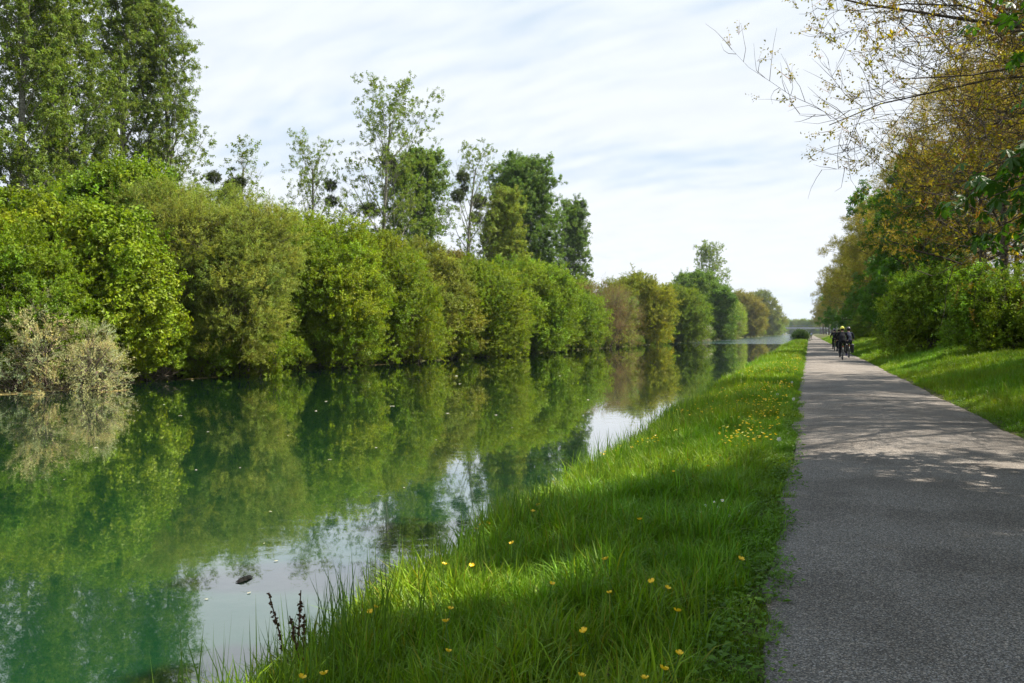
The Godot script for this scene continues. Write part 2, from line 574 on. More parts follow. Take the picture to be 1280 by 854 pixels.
# ---------------------------------------------------------------- sky
func sky_texture() -> ImageTexture:
	var w := 2048
	var h := 1024
	var im := Image.create(w, h, false, Image.FORMAT_RGBF)
	var a := FastNoiseLite.new()
	a.seed = 5
	a.frequency = 1.0
	a.fractal_octaves = 5
	a.noise_type = FastNoiseLite.TYPE_SIMPLEX_SMOOTH
	var b := FastNoiseLite.new()
	b.seed = 77
	b.frequency = 1.0
	b.fractal_octaves = 4
	b.noise_type = FastNoiseLite.TYPE_SIMPLEX_SMOOTH
	var low := Color(0.62, 0.7, 0.77)
	im.fill(Color(0.3, 0.33, 0.3))
	for y in 516:
		var el := PI * (0.5 - (y + 0.5) / h)
		var sy := maxf(sin(el), 0.0)
		var ce := cos(el)
		var base := Color(0.15, 0.36, 0.6).lerp(low, pow(1.0 - sy, 3.2))
		for x in w:
			var az := TAU * ((x + 0.5) / w - 0.5)          # 0 is -z, positive towards +x
			var k := 1.0 / (sy + 0.12)
			var p := Vector2(sin(az) * ce * k, -cos(az) * ce * k)
			var q := p.rotated(-0.32)
			var warp := b.get_noise_2d(q.x * 0.8, q.y * 0.8)
			var streak := a.get_noise_2d(q.x * 0.5 + warp * 0.5, q.y * 1.9 + warp * 0.35)
			var wisp := a.get_noise_2d(q.x * 2.4 + 40.0, q.y * 8.0 + warp * 0.8)
			var body := b.get_noise_2d(p.x * 0.3 + 11.0, p.y * 0.5 - 4.0)
			var soft := b.get_noise_2d(p.x * 0.9 + 70.0, p.y * 1.3)
			var cov := clampf(0.93 - 0.28 * smoothstep(0.3, 0.6, sy) + 0.14 * streak + 0.2 * wisp + 0.6 * body + 0.3 * soft, 0.0, 1.0)
			cov = cov * cov * (3.0 - 2.0 * cov) * lerpf(0.95, 0.55, smoothstep(0.0, 0.06, 0.06 - sy))
			var white := 0.77 + 0.05 * wisp
			im.set_pixel(x, y, base.lerp(Color(white, white * 1.02, white * 1.05), cov * 0.86))
	return ImageTexture.create_from_image(im)

func _ready() -> void:
	noise.seed = 4
	noise.frequency = 0.01
	noise.fractal_octaves = 3
	fine.seed = 9
	fine.frequency = 0.03
	fine.fractal_octaves = 3
	# camera
	cam = Camera3D.new()
	cam.name = "camera"
	cam.position = EYE
	cam.rotation = Vector3(-atan((427.0 - HORIZON) / F), atan(371.0 / F), 0)
	cam.fov = rad_to_deg(2.0 * atan(427.0 / F))
	cam.far = 6000.0
	cam.near = 0.05
	add_child(cam)
	cam.current = true
	# sky and exposure
	var env := Environment.new()
	env.background_mode = Environment.BG_SKY
	var sk := Sky.new()
	var sm := PanoramaSkyMaterial.new()
	sm.panorama = sky_texture()
	sk.sky_material = sm
	env.sky = sk
	env.background_energy_multiplier = 0.5
	env.tonemap_mode = Environment.TONE_MAPPER_LINEAR
	env.tonemap_exposure = 2.7
	env.fog_enabled = true
	env.fog_density = 0.0001
	env.fog_light_color = Color(0.86, 0.92, 1.0)
	env.sdfgi_enabled = true
	env.ssao_enabled = true
	env.ssil_enabled = true
	var we := WorldEnvironment.new()
	we.name = "world_environment"
	we.environment = env
	add_child(we)
	# sun: from the right and ahead, high
	var sun := DirectionalLight3D.new()
	sun.name = "sun"
	sun.light_energy = 1.6
	sun.light_color = Color(1.0, 0.965, 0.91)
	sun.light_angular_distance = 0.53
	sun.shadow_enabled = true
	sun.rotation_degrees = Vector3(-55.0, 117.0, 0)    # light travels along -z of the node
	add_child(sun)
	print("sun travels ", -sun.basis.z)
	materials()
	leaf_sprays()
	setting()
	print("setting ", Time.get_ticks_msec())
	far_bank()
	print("far bank ", Time.get_ticks_msec())
	near_trees()
	print("near trees ", Time.get_ticks_msec())
	grass()
	print("grass ", Time.get_ticks_msec())
	riders()
	small_things()
	print("done ", Time.get_ticks_msec())

func setting() -> void:
	var xs := [-700, -300, -120, -70, -48, -40, -35, -31, -29, -27.5, -26.5, -26, -25.5, -25, -24.7, -24.4, -24.1, -23.8, -23.5, -23.2, -22.8, -22, -20, -14, -7, -5, -4.4, -4, -3.5, -3.2, -3, -2.85, -2.7, -2.55, -2.4, -2.25, -2.1, -1.9, -1.6, -1.3, -1, -0.7, -0.5, -0.3, -0.1, 0.5, 1.3, 2.1, 2.6, 2.8, 3, 3.3, 3.7, 4.1, 4.5, 5, 5.5, 6, 6.5, 7, 8, 10, 14, 20, 40, 100, 300, 700]
	var ts := rows([[-40.0, 0.0, 2.0], [0.0, 20.0, 0.4], [20.0, 80.0, 1.0], [80.0, 200.0, 4.0], [200.0, 520.0, 16.0], [520.0, 2000.0, 100.0]])
	tag(part("ground", sheet(xs, ts, ground_y), M.ground, self), "grassy earth banks along the canal", "ground", "", "structure")
	# water: calm, ruffled by wind far away
	var far_start := 150.0
	var flat := func(_x, _t): return WATER
	tag(part("water", sheet([-25.4, -14, -2.0], rows([[-40.0, far_start, 10.0]]), flat), M.water, self), "calm green canal water mirroring the trees", "water", "", "structure")
	tag(part("ruffled_water", sheet([-25.4, -14, -2.0], rows([[far_start, 2000.0, 50.0]]), flat), M.ruffled, self), "wind-ruffled canal water towards the bridge", "water", "", "structure")
	# path
	var v := PackedVector3Array()
	var i := PackedInt32Array()
	var ps := rows([[-40.0, 2.0, 1.0], [2.0, 25.0, 0.06], [25.0, 80.0, 0.4], [80.0, 900.0, 8.0]])
	var cols := 15
	for t in ps:
		var l: float = -0.19 + 0.11 * noise.get_noise_2d(t * 30.0, 200.0) + 0.022 * noise.get_noise_2d(t * 400.0, 300.0)
		var r: float = 2.79 + 0.1 * noise.get_noise_2d(t * 30.0, 500.0) + 0.02 * noise.get_noise_2d(t * 400.0, 600.0)
		for c in cols:
			var f := clampf((c - 1.0) / (cols - 3.0), 0.0, 1.0)
			var x := lerpf(l, r, f)
			var y := 0.035 * (1.0 - pow(2.0 * f - 1.0, 2.0)) + 0.006 * noise.get_noise_2d(x * 60.0, t * 60.0)
			if c == 0: x -= 0.02; y = -0.09
			if c == cols - 1: x += 0.02; y = -0.09
			v.append(Vector3(x, y, -t))
	for r in ps.size() - 1:
		for c in cols - 1:
			var a := r * cols + c
			i.append_array([a, a + cols, a + cols + 1, a, a + cols + 1, a + 1])
	tag(part("path", smooth(v, i), M.asphalt, self), "worn pale asphalt cycle path beside the canal", "path", "", "structure")
	# bridge far down the canal
	var b := thing("road_bridge", "low grey concrete road bridge crossing the canal in the distance", "bridge", Vector3(-13, 0, -900))
	var deck := BoxMesh.new()
	deck.size = Vector3(80, 1.5, 10)
	part("deck", deck, M.concrete, b).position = Vector3(0, 6.2, 0)
	var par := BoxMesh.new()
	par.size = Vector3(80, 0.5, 0.4)
	part("parapet", par, M.concrete, b).position = Vector3(0, 7.2, 4.7)
	for k in 24:
		var post := BoxMesh.new()
		post.size = Vector3(0.15, 1.2, 0.15)
		part("railing_post", post, M.rail, b).position = Vector3(-38 + k * 3.3, 8.05, 4.7)
	var bar := BoxMesh.new()
	bar.size = Vector3(80, 0.16, 0.18)
	part("handrail", bar, M.rail, b).position = Vector3(0, 8.72, 4.7)
	for x in [-12.5, 9.5]:
		var pier := BoxMesh.new()
		pier.size = Vector3(2.6, 7.0, 9.4)
		part("abutment", pier, M.concrete, b).position = Vector3(x, 1.95, 0)

# ---------------------------------------------------------------- left bank
func far_bank() -> void:
	var ye := Color(0.28, 0.36, 0.013)    # per-spray tints; leaves carry 0.6 to 1 of them
	var gr := Color(0.23, 0.34, 0.013)
	var ol := Color(0.33, 0.38, 0.07)
	var G := "bushes along the far bank"
	# [name, label, px of middle, x of middle, top row, width px, depth m, options]
	var list := [
		["blossoming_shrub", "low pale blossoming shrub with silvery sprigs over the water, before a bright green bush", 62, -24.6, 376, 150, 3.0, {"tint": Color(0.62, 0.6, 0.34), "spray": "blossom", "lobes": 22, "leaf": 0.8, "lai": 1.0, "twigs": 3.0, "lobe": 0.85, "low": 0.1}],
		["leafy_shrub", "bright green leafy shrub behind the pale blossoming shrub", 8, -26.6, 288, 130, 4.0, {"tint": gr, "lobes": 18, "leaf": 0.95}],
		["maple_bush", "tall bright yellow-green arching maple bush left of the grey-olive willow", 78, -27.8, 245, 190, 4.5, {"tint": ye, "spray": "coarse", "lobes": 24, "leaf": 0.95, "lump": 1.4, "gaps": -0.3}],
		["maple_tree", "round green tree crown rising behind the arching maple bush", 152, -31.5, 190, 190, 5.0, {"tint": gr, "spray": "coarse", "lobes": 26, "leaf": 1.0, "gaps": -0.35}],
		["willow_bush", "large grey-olive willow bush of fine twigs, dark and hollow at its foot", 245, -26.8, 218, 205, 5.5, {"tint": ol, "spray": "long", "lobes": 34, "leaf": 0.8, "lai": 2.0, "twigs": 3.0, "low": 0.2, "foot": 0.8, "lobe": 0.85}],
		["overhanging_bush", "small yellow-green bush leaning over the water at the willow's foot", 316, -24.4, 372, 66, 2.2, {"tint": ye, "lobes": 12, "leaf": 0.8, "lai": 2.0, "low": 0.12}],
		["alder_bush", "green bush set back in the gap between the willow bush and the large hazel", 352, -28.4, 262, 90, 4.0, {"tint": gr, "lobes": 18, "spray": "small_b"}],
		["hazel_bush", "large dense green hazel reaching the water beyond the grey-olive willow", 392, -26.4, 248, 130, 5.5, {"tint": Color(0.27, 0.36, 0.014), "spray": "small_b", "lobes": 30, "leaf": 1.0, "lai": 2.4}],
		["hornbeam_bush", "bright yellow-green bush with drooping lower twigs right of the dense hazel", 478, -26.2, 292, 105, 5.0, {"tint": Color(0.27, 0.34, 0.013), "lobes": 26, "leaf": 1.05, "lai": 2.4}],
		["brownish_bush", "dull olive-brown bush between two bright yellow-green ones", 538, -27.0, 300, 80, 5.0, {"tint": Color(0.29, 0.31, 0.04), "spray": "small_b", "lobes": 20, "leaf": 1.1, "twigs": 2.0}],
		["elm_bush", "broad yellow-green bush under the two mistletoe trees", 592, -26.0, 318, 100, 6.0, {"tint": ye, "lobes": 26, "leaf": 1.2, "lai": 2.4}],
		["elm_bush", "broad green bush with a dark gap at its foot, below the dense round poplar", 652, -26.4, 322, 85, 7.0, {"tint": Color(0.26, 0.37, 0.013), "lobes": 24, "leaf": 1.3, "spray": "small_b"}],
		["elm_bush", "fresh green bush below the slim dark poplar, next to the brown thicket", 704, -26.0, 344, 62, 7.0, {"tint": Color(0.24, 0.34, 0.013), "lobes": 22, "leaf": 1.4}],
		["brown_thicket", "half-bare brown thicket with tan dead stalks at the waterline", 752, -26.0, 352, 72, 7.0, {"tint": Color(0.3, 0.26, 0.09), "spray": "twiggy", "lobes": 20, "leaf": 1.5, "twigs": 4.0, "lai": 1.7}],
		["yellow_bush", "rounded golden-green bush right of the brown thicket", 798, -26.4, 338, 66, 8.0, {"tint": Color(0.36, 0.37, 0.02), "lobes": 22, "leaf": 1.6}],
		["green_bush", "fresh green bush sloping down to the water beside the golden one", 838, -26.0, 352, 66, 9.0, {"tint": Color(0.24, 0.33, 0.013), "lobes": 22, "leaf": 1.8}],
		["chestnut_bush", "dark green broad-leaved tree before the tall loose ash", 874, -26.6, 338, 62, 10.0, {"tint": Color(0.19, 0.3, 0.02), "spray": "coarse", "lobes": 24, "leaf": 1.7}],
		["hawthorn", "small white-flowering hawthorn at the waterline below the broad-leaved tree", 876, -24.2, 398, 20, 3.5, {"tint": Color(0.5, 0.5, 0.4), "spray": "blossom", "lobes": 10, "leaf": 1.6}],
		["willow_shrub", "low grey-green willow shrub beyond the white hawthorn", 907, -24.8, 394, 26, 6.0, {"tint": Color(0.25, 0.28, 0.1), "spray": "long", "lobes": 12, "leaf": 2.0}],
		["olive_tree_crown", "olive-brown round tree beyond the tall loose ash", 926, -27.5, 364, 42, 12.0, {"tint": Color(0.34, 0.31, 0.045), "lobes": 22, "leaf": 2.4}],
		["tall_olive_tree", "tall olive-green tree, the last high crown before the bridge", 952, -27.5, 357, 36, 14.0, {"tint": Color(0.3, 0.33, 0.06), "lobes": 22, "leaf": 2.8}],
	]
	for a in list:
		var p := at_x(a[2], a[3] + 1.4)
		var h := top_at(p, a[4])
		shrub(a[0], a[1], "bush", p, Vector3(wide(p, a[5]) * 1.4, h * 0.88, a[6] * 1.15), a[7], G)
	# undergrowth closing the gaps at the waterline
	var low := [[185, 455], [300, 440], [420, 436], [520, 425], [560, 428], [632, 426], [690, 424], [732, 424], [770, 420], [818, 420], [855, 416]]
	for k in low.size():
		var p := at_x(low[k][0], -24.2)
		shrub("undergrowth_shrub", "low shrub in the gap between two bigger bushes at the waterline", "shrub", p, Vector3(wide(p, 40) + 1.0, maxf(1.2, top_at(p, low[k][1] - 50)), 2.5), {"tint": [gr, ye, ol][k % 3], "lobes": 10, "leaf": 1.0 + p.z / -90.0, "lai": 1.8, "twigs": 2.0}, "low shrubs between the bushes")
	var under := shrub("undergrowth_shrub", "leafy low shrub of the thicket under the far-bank bushes", "shrub", Vector3(-25.0, -0.2, -30.0), Vector3(3.2, 2.2, 3.4), {"tint": gr, "lobes": 12, "leaf": 0.95, "lai": 2.2, "twigs": 2.0}, "low thicket under the bushes")
	rng.seed = 61
	for k in 46:
		var t := 26.0 + k * 3.4
		copy_of(under, Vector3(far_edge(t) - rnd(-0.1, 0.9), WATER + 0.1, -t), rnd(0, TAU), rnd(0.45, 0.8))
	for k in 40:
		copy_of(under, Vector3(-29.0 - rnd(0, 2.5), 0.2, -22.0 - k * 3.6), rnd(0, TAU), rnd(0.9, 1.4))
	# taller screen behind the bushes
	for a in [[20, 262, gr], [215, 262, gr], [330, 285, ol], [440, 282, gr], [515, 306, ye], [570, 302, Color(0.27, 0.24, 0.03)], [625, 316, gr], [682, 336, ye], [735, 350, ye], [770, 352, ol], [822, 356, gr], [856, 350, ol], [905, 368, gr]]:
		var p := at_x(a[0], -32.5)
		shrub("hedge_tree", "leafy tree of the second row, its top showing between the waterside bushes", "tree", p, Vector3(wide(p, 26) + 3.2, top_at(p, a[1]) * 0.9, 5.0), {"tint": a[2], "lobes": 18, "leaf": 1.0 + p.z / -100.0, "low": 0.08}, "second row of trees on the far bank")
	# tall trees
	var pop := {"levels": 4, "n": [46, 8, 5], "start": [0.14, 0.15, 0.2], "ang": [42, 45, 45], "ratio": [0, 0.42, 0.5], "trop": [0.0, 0.5, 0.25, 0.1], "wig": [0.03, 0.06, 0.12, 0.2], "shape": "poplar", "r": 0.26, "thin": 0.42, "spray": "poplar", "leaf": 0.85, "per": 2, "keep": 0.62, "tint": Color(0.22, 0.3, 0.035), "bark": M.pale_bark}
	# [px, x, top row, width px, label, changes]
	var tall := [
		[18, -42.0, -70, 120, "tall poplar at the end of the row, its top leaving the picture", {}],
		[82, -43.0, -42, 110, "tall poplar with a pale straight trunk, second from the end of the row", {"keep": 0.7}],
		[150, -44.0, -6, 110, "dense tall poplar, third from the end of the row", {"keep": 0.75}],
		[212, -42.5, 40, 105, "airy poplar, shortest of the row, with sky showing through its crown", {"keep": 0.5, "n": [38, 8, 5]}],
		[475, -36.0, 150, 105, "tall loose poplar carrying mistletoe above the bright hornbeam bush", {"n": [26, 8, 5], "keep": 0.6, "leaf": 1.0, "per": 1, "ang": [48, 45, 45]}],
		[512, -37.5, 222, 70, "shorter denser poplar beside the tall loose mistletoe poplar", {"n": [34, 8, 5], "leaf": 1.2, "tint": Color(0.2, 0.3, 0.04)}],
		[582, -36.0, 205, 64, "half-bare poplar with many dark mistletoe balls", {"n": [26, 7, 5], "keep": 0.3, "leaf": 1.0, "per": 1}],
		[618, -34.5, 268, 58, "small yellowish poplar between the half-bare one and the dense round one", {"n": [32, 7, 5], "leaf": 1.25, "tint": Color(0.3, 0.36, 0.045)}],
		[634, -42.0, 222, 70, "thin bare-topped tree behind the dense round poplar", {"n": [24, 7, 5], "keep": 0.2, "leaf": 1.1, "per": 1}],
		[656, -36.0, 232, 76, "dense round dark green poplar standing above the bushes", {"n": [52, 9, 5], "keep": 1.0, "leaf": 1.3, "tint": Color(0.17, 0.28, 0.04), "shape": "round"}],
		[717, -37.0, 276, 42, "slim dark poplar, last of the tall ones above the bushes", {"n": [40, 7, 5], "leaf": 1.35, "tint": Color(0.17, 0.27, 0.045)}],
		[292, -36.0, 200, 60, "bare grey tree with mistletoe balls above the grey-olive willow", {"n": [22, 8, 6], "keep": 0.12, "leaf": 0.9, "per": 1}],
		[392, -40.0, 210, 80, "thin nearly bare tree left of the tall mistletoe poplar", {"n": [24, 8, 6], "keep": 0.25, "leaf": 0.9, "per": 1}],
		[893, -34.0, 323, 38, "tall loose ash with a light round crown", {"n": [26, 8, 5], "keep": 0.8, "leaf": 2.0, "per": 1, "shape": "round", "tint": Color(0.27, 0.36, 0.05)}],
	]
	for a in tall:
		var p := at_x(a[0], a[1])
		var P: Dictionary = pop.duplicate()
		P.merge(a[5], true)
		P.h = top_at(p, a[2])
		P.R = wide(p, a[3]) * (0.85 if a[0] < 250 else 0.98)
		P.r = 0.09 + P.h * 0.009
		tree("poplar_tree" if a[0] != 893 else "ash_tree", a[4], "tree", p, P, "tall trees behind the far bank")
	# mistletoe
	rng.seed = 321
	var mv := Wood.new()
	var spots := []
	for k in 70:
		var d := rvec()
		mv.tube(PackedVector3Array([Vector3.ZERO, d * 0.25 + rvec() * 0.04, d * 0.5 * rnd(0.7, 1.1)]), 0.012, 0.006, 3)
		for m in 3: spots.append(spray_at(d * rnd(0.25, 0.45), d + rvec() * 0.5, rnd(0.5, 0.8)))
	var tints := []
	for k in spots: tints.append(tinted(Color(0.09, 0.12, 0.03), 0.2))
	var first: Node3D
	for a in [[291, 232, -36.0, 0.8], [300, 228, -36.0, 0.7], [268, 222, -36.0, 0.7], [283, 246, -36.0, 1.1], [487, 205, -36.0, 1.2], [493, 225, -36.0, 1.0], [463, 262, -36.0, 1.1], [578, 222, -36.0, 1.2], [572, 245, -36.0, 1.2], [598, 252, -36.0, 1.4], [580, 236, -36.0, 0.8], [595, 272, -36.0, 1.2], [413, 232, -40.0, 0.9], [414, 252, -40.0, 0.9]]:
		var p := at_x(a[0], a[2])
		p.y = top_at(p, a[1]) + p.y
		if first == null:
			first = thing("mistletoe_clump", "dark round mistletoe ball in a half-bare tree", "mistletoe", p, 0, "mistletoe balls")
			part("stems", mv.made(), M.twig, first).set_meta("kind", "stuff")
			scatter("foliage", sprays.small_a, M.leaf, spots, tints, first)
			first.scale = Vector3.ONE * a[3]
		else:
			copy_of(first, p, rnd(0, TAU), a[3])
	# the row goes on to the bridge and beyond
	var protos := []
	for k in 3:
		protos.append(shrub("distant_tree", "distant rounded tree of the row leading to the bridge", "tree", Vector3(-27 - k, 0.2, -300 - k * 24), Vector3(11, 11 + k, 11), {"tint": [gr, ol, ye][k], "lobes": 20, "leaf": 2.6, "spray": "small_b", "lai": 2.2}, "far trees along the canal"))
	rng.seed = 55
	for k in 46:
		copy_of(protos[k % 3], Vector3(-27.5 - rnd(0, 4), 0.2, -200 - k * 15), rnd(0, TAU), rnd(0.65, 1.05) + 0.008 * k)
	for k in 26:
		copy_of(protos[k % 3], Vector3(-130 + k * 9 + rnd(-2, 2), 0.2, -980 - rnd(0, 90)), rnd(0, TAU), rnd(1.1, 1.7), "hazy tree standing beyond the road bridge", "trees beyond the bridge")

# ---------------------------------------------------------------- right side
func near_trees() -> void:
	var sparse := {"levels": 4, "n": [26, 11, 8], "start": [0.31, 0.12, 0.15], "ang": [66, 48, 48], "ratio": [0, 0.42, 0.42], "trop": [0.0, 0.22, 0.1, 0.1], "wig": [0.04, 0.13, 0.2, 0.28], "shape": "spread", "r": 0.3, "thin": 0.45, "least": 0.006, "spray": "young", "leaf": 1.0, "per": 1, "keep": 0.35, "tint": Color(0.5, 0.4, 0.035), "h": 17.0, "R": 8.6}
	var G := "trees along the path"
	var a := tree("maple_tree", "half-bare spreading maple with yellow-brown young leaves, its limbs over the path", "tree", Vector3(10.2, 0.6, -24.0), sparse, G)
	var P := sparse.duplicate()
	P.merge({"h": 16.0, "R": 8.0, "n": [26, 11, 8], "keep": 0.62, "per": 2, "leaf": 1.35}, true)
	var b := tree("maple_tree", "leafier spreading maple with yellow-brown young leaves beside the path", "tree", Vector3(11.2, 0.6, -31.0), P, G)
	P = sparse.duplicate()
	P.merge({"h": 15.0, "R": 7.0, "n": [24, 10, 8], "keep": 1.0, "per": 2, "tint": Color(0.32, 0.31, 0.03), "leaf": 1.25}, true)
	var c := tree("maple_tree", "olive-green maple in young leaf whose crown hangs over the far path", "tree", Vector3(8.4, 0.6, -84.0), P, G)
	P = sparse.duplicate()
	P.merge({"h": 15.5, "R": 9.6, "n": [24, 12, 9], "keep": 0.24, "ang": [72, 46, 46], "wig": [0.05, 0.12, 0.2, 0.3]}, true)
	P.reach = []
	for e in [[1030, 4, 17], [1045, 30, 15.5], [1020, 118, 17.5], [1050, 90, 16.5], [1012, 160, 19], [1075, 55, 18], [1110, 130, 17], [1130, 20, 16], [1160, 75, 18], [1180, 10, 17], [1200, 60, 18], [1150, 150, 18], [1215, 120, 16], [1085, 10, 15], [1120, 95, 19], [1060, 140, 18]]: P.reach.append(EYE + ray(e[0], e[1]) * e[2])
	tree("maple_tree", "nearly bare maple with long dark limbs reaching out over the path", "tree", Vector3(9.4, 0.6, -18.0), P, G)
	var lab := "maple in yellow-brown young leaf in the row along the path"
	for q in [[10.2, 54.0, 0.95, 2.2], [10.8, 63.0, 1.05, 4.0]]:
		copy_of(b if q[1] != 54.0 else a, Vector3(q[0], 0.6, -q[1]), q[3], q[2], lab, G)
	for q in [[8.6, 98.0, 0.95, 1.0], [8.8, 112.0, 1.0, 2.6], [8.2, 128.0, 0.9, 4.4], [8.5, 145.0, 1.0, 0.4], [8.0, 165.0, 1.0, 3.0], [8.4, 190.0, 1.0, 5.0], [8.4, 220.0, 1.0, 1.0], [8.4, 255.0, 1.0, 2.0], [8.4, 300.0, 1.0, 3.0], [8.4, 345.0, 1.0, 4.0], [8.4, 400.0, 1.0, 1.0], [8.4, 460.0, 1.0, 2.0], [8.4, 530.0, 1.0, 3.0], [8.4, 610.0, 1.0, 5.0], [8.4, 700.0, 1.0, 1.0]]:
		copy_of(c, Vector3(q[0], 0.6, -q[1]), q[3], q[2], "olive-green maple of the far part of the row along the path", G)
	for q in [[16, 20, 0], [15.5, 29, 1], [16.5, 38, 0], [15.8, 47, 1], [17, 56, 0], [16, 66, 1], [15.6, 77, 0], [16.4, 90, 1], [24, 34, 1], [24, 46, 0], [25, 60, 1], [24, 76, 0], [16.5, 105, 0]]:
		copy_of(b if q[2] else a, Vector3(q[0], 0.8, -q[1]), q[1] * 1.7, 0.85 + 0.02 * fmod(q[1], 7.0), "maple of the second row, standing behind the path-side trees", "second row of trees right of the path")
	# horse chestnuts: dense dark broad leaves
	var C := {"levels": 4, "n": [22, 8, 5], "start": [0.24, 0.15, 0.2], "ang": [68, 50, 50], "ratio": [0, 0.45, 0.45], "trop": [0.0, 0.1, 0.0, -0.1], "wig": [0.04, 0.08, 0.14, 0.2], "shape": "round", "r": 0.28, "thin": 0.45, "spray": "palm", "leaf": 1.0, "per": 1, "keep": 1.0, "tint": Color(0.1, 0.21, 0.013), "h": 11.4, "R": 4.8}
	var near := tree("horse_chestnut", "horse chestnut whose low leafy branch ends hang beside the path", "tree", Vector3(7.0, 0.6, -8.3), C, G)
	overhang(near)
	P = C.duplicate()
	P.merge({"h": 11.5, "R": 5.4, "leaf": 1.5, "n": [26, 8, 5], "start": [0.1, 0.15, 0.2]}, true)
	var dark := tree("horse_chestnut", "dense dark green horse chestnut in full leaf over the path beyond the riders", "tree", Vector3(7.8, 0.6, -66.0), P, G)
	copy_of(dark, Vector3(8.2, 0.6, -76.0), 2.0, 0.9, "dark horse chestnut right behind the densest one", G)
	copy_of(dark, Vector3(7.6, 0.6, -120.0), 2.0, 0.9, "dark horse chestnut far along the path", G)
	copy_of(dark, Vector3(7.2, 0.6, -205.0), 4.0, 1.0, "dark horse chestnut at the vanishing end of the path", G)
	# trees beside and behind the camera, whose shade lies on the foreground
	for q in [[7.6, -0.5, 1.0, 1.0], [8.0, -9.0, 1.05, 3.0], [12.5, 4.5, 1.15, 5.0]]:
		copy_of(dark, Vector3(q[0], 0.6, q[1]), q[3], q[2] * 0.94, "horse chestnut beside the viewer, shading the near path", G)
	# bushes on the verge
	var br := Color(0.26, 0.38, 0.025)
	for q in [[1168, 5.9, 350, 125, "bright fresh green bush on the verge nearer the riders", 3.2], [1262, 7.3, 350, 130, "bright fresh green bush on the verge beside the tree trunks", 3.2], [1090, 7.0, 393, 50, "small bright bush on the verge behind the riders", 2.4], [1120, 9.2, 372, 60, "dark shaded bush between two bright verge bushes", 3.0], [1225, 9.6, 362, 80, "shaded bush behind the two bright verge bushes", 3.0]]:
		var p := at_x(q[0], q[1])
		shrub("verge_bush", q[4], "bush", p, Vector3(wide(p, q[3]) * 1.05, top_at(p, q[2]), q[5]), {"tint": br, "spray": "small_b", "lobes": 24, "leaf": 0.95, "lai": 2.3, "lump": 1.3}, "bushes on the right verge")
	var under := [[11, 62], [9, 74], [8.5, 88], [9, 104], [8.5, 122], [8, 140], [11.5, 50], [14, 36], [14.5, 44], [20, 40], [20, 54], [13, 27], [19, 30]]
	var proto: Node3D
	for k in under.size():
		var p := Vector3(under[k][0], 0.6, -under[k][1])
		if k == 0:
			proto = shrub("undergrowth_bush", "undergrowth bush under the trees right of the path", "bush", p, Vector3(4.5, 3.0, 4.5), {"tint": Color(0.2, 0.27, 0.02), "spray": "small_b", "lobes": 18, "leaf": 1.3}, "undergrowth right of the path")
		else:
			copy_of(proto, p, k * 1.3, 0.7 + 0.09 * (k % 5))
	var p2 := Vector3(-1.4, -0.1, -168)
	shrub("bank_bush", "low dark bush at the far end of the flowery bank", "bush", p2, Vector3(2.6, 1.5, 5), {"tint": Color(0.08, 0.15, 0.02), "lobes": 10, "leaf": 1.6})

# the branch ends of the nearest chestnut that reach into the picture, each leaf its own piece
func overhang(o: Node3D) -> void:
	rng.seed = 808
	var w := Wood.new()
	var leaves := [palm_mesh(31, 1, 0.3), palm_mesh(32, 1, 0.3), palm_mesh(33, 1, 0.3), palm_mesh(34, 1, 0.3)]
	var crown: Node = o.get_node("crown")
	var ends := [[1190, 268, 10.2], [1215, 215, 10.4], [1245, 235, 10.0], [1262, 180, 10.4], [1275, 265, 9.8], [1270, 300, 10.2], [1250, 305, 10.0], [1235, 262, 10.3], [1285, 215, 10.0], [1240, 40, 10.2], [1262, 10, 10.0], [1272, 62, 10.2], [1285, 110, 10.0], [1296, 30, 9.8], [1298, 280, 9.8], [1305, 170, 10.0], [1300, 320, 10.0], [1205, 245, 10.6], [1228, 292, 10.4]]
	var count := 0
	for e in ends:
		var tip: Vector3 = EYE + ray(e[0], e[1]) * e[2] - o.position
		var start := Vector3(rnd(-0.5, 0.0), tip.y * 0.75 + 1.0, rnd(-0.4, 0.4))
		var pts := PackedVector3Array()
		for k in 8:
			var g := k / 7.0
			pts.append(start.lerp(tip, g) + Vector3(0, sin(g * PI) * 0.5, 0) + rvec() * 0.06)
		w.tube(pts, 0.03, 0.006, 5)
		for k in 15:
			var g := 1.0 - 0.2 * pow(k / 14.0, 1.3)
			var q := pts[mini(7, int(g * 7))].lerp(pts[mini(7, int(g * 7) + 1)], fmod(g * 7, 1.0)) + rvec() * 0.2
			var f := part("leaf", leaves[count % 4], M.chestnut, crown)
			var out := rvec()
			out.y = -0.1 - absf(out.y) * 0.6
			f.transform = Transform3D(Basis.looking_at(out.normalized(), (Vector3.UP + rvec() * 0.3).normalized()).scaled(Vector3.ONE * rnd(0.7, 1.1)), q)
			count += 1
	part("twig", w.made(), M.bark, crown)

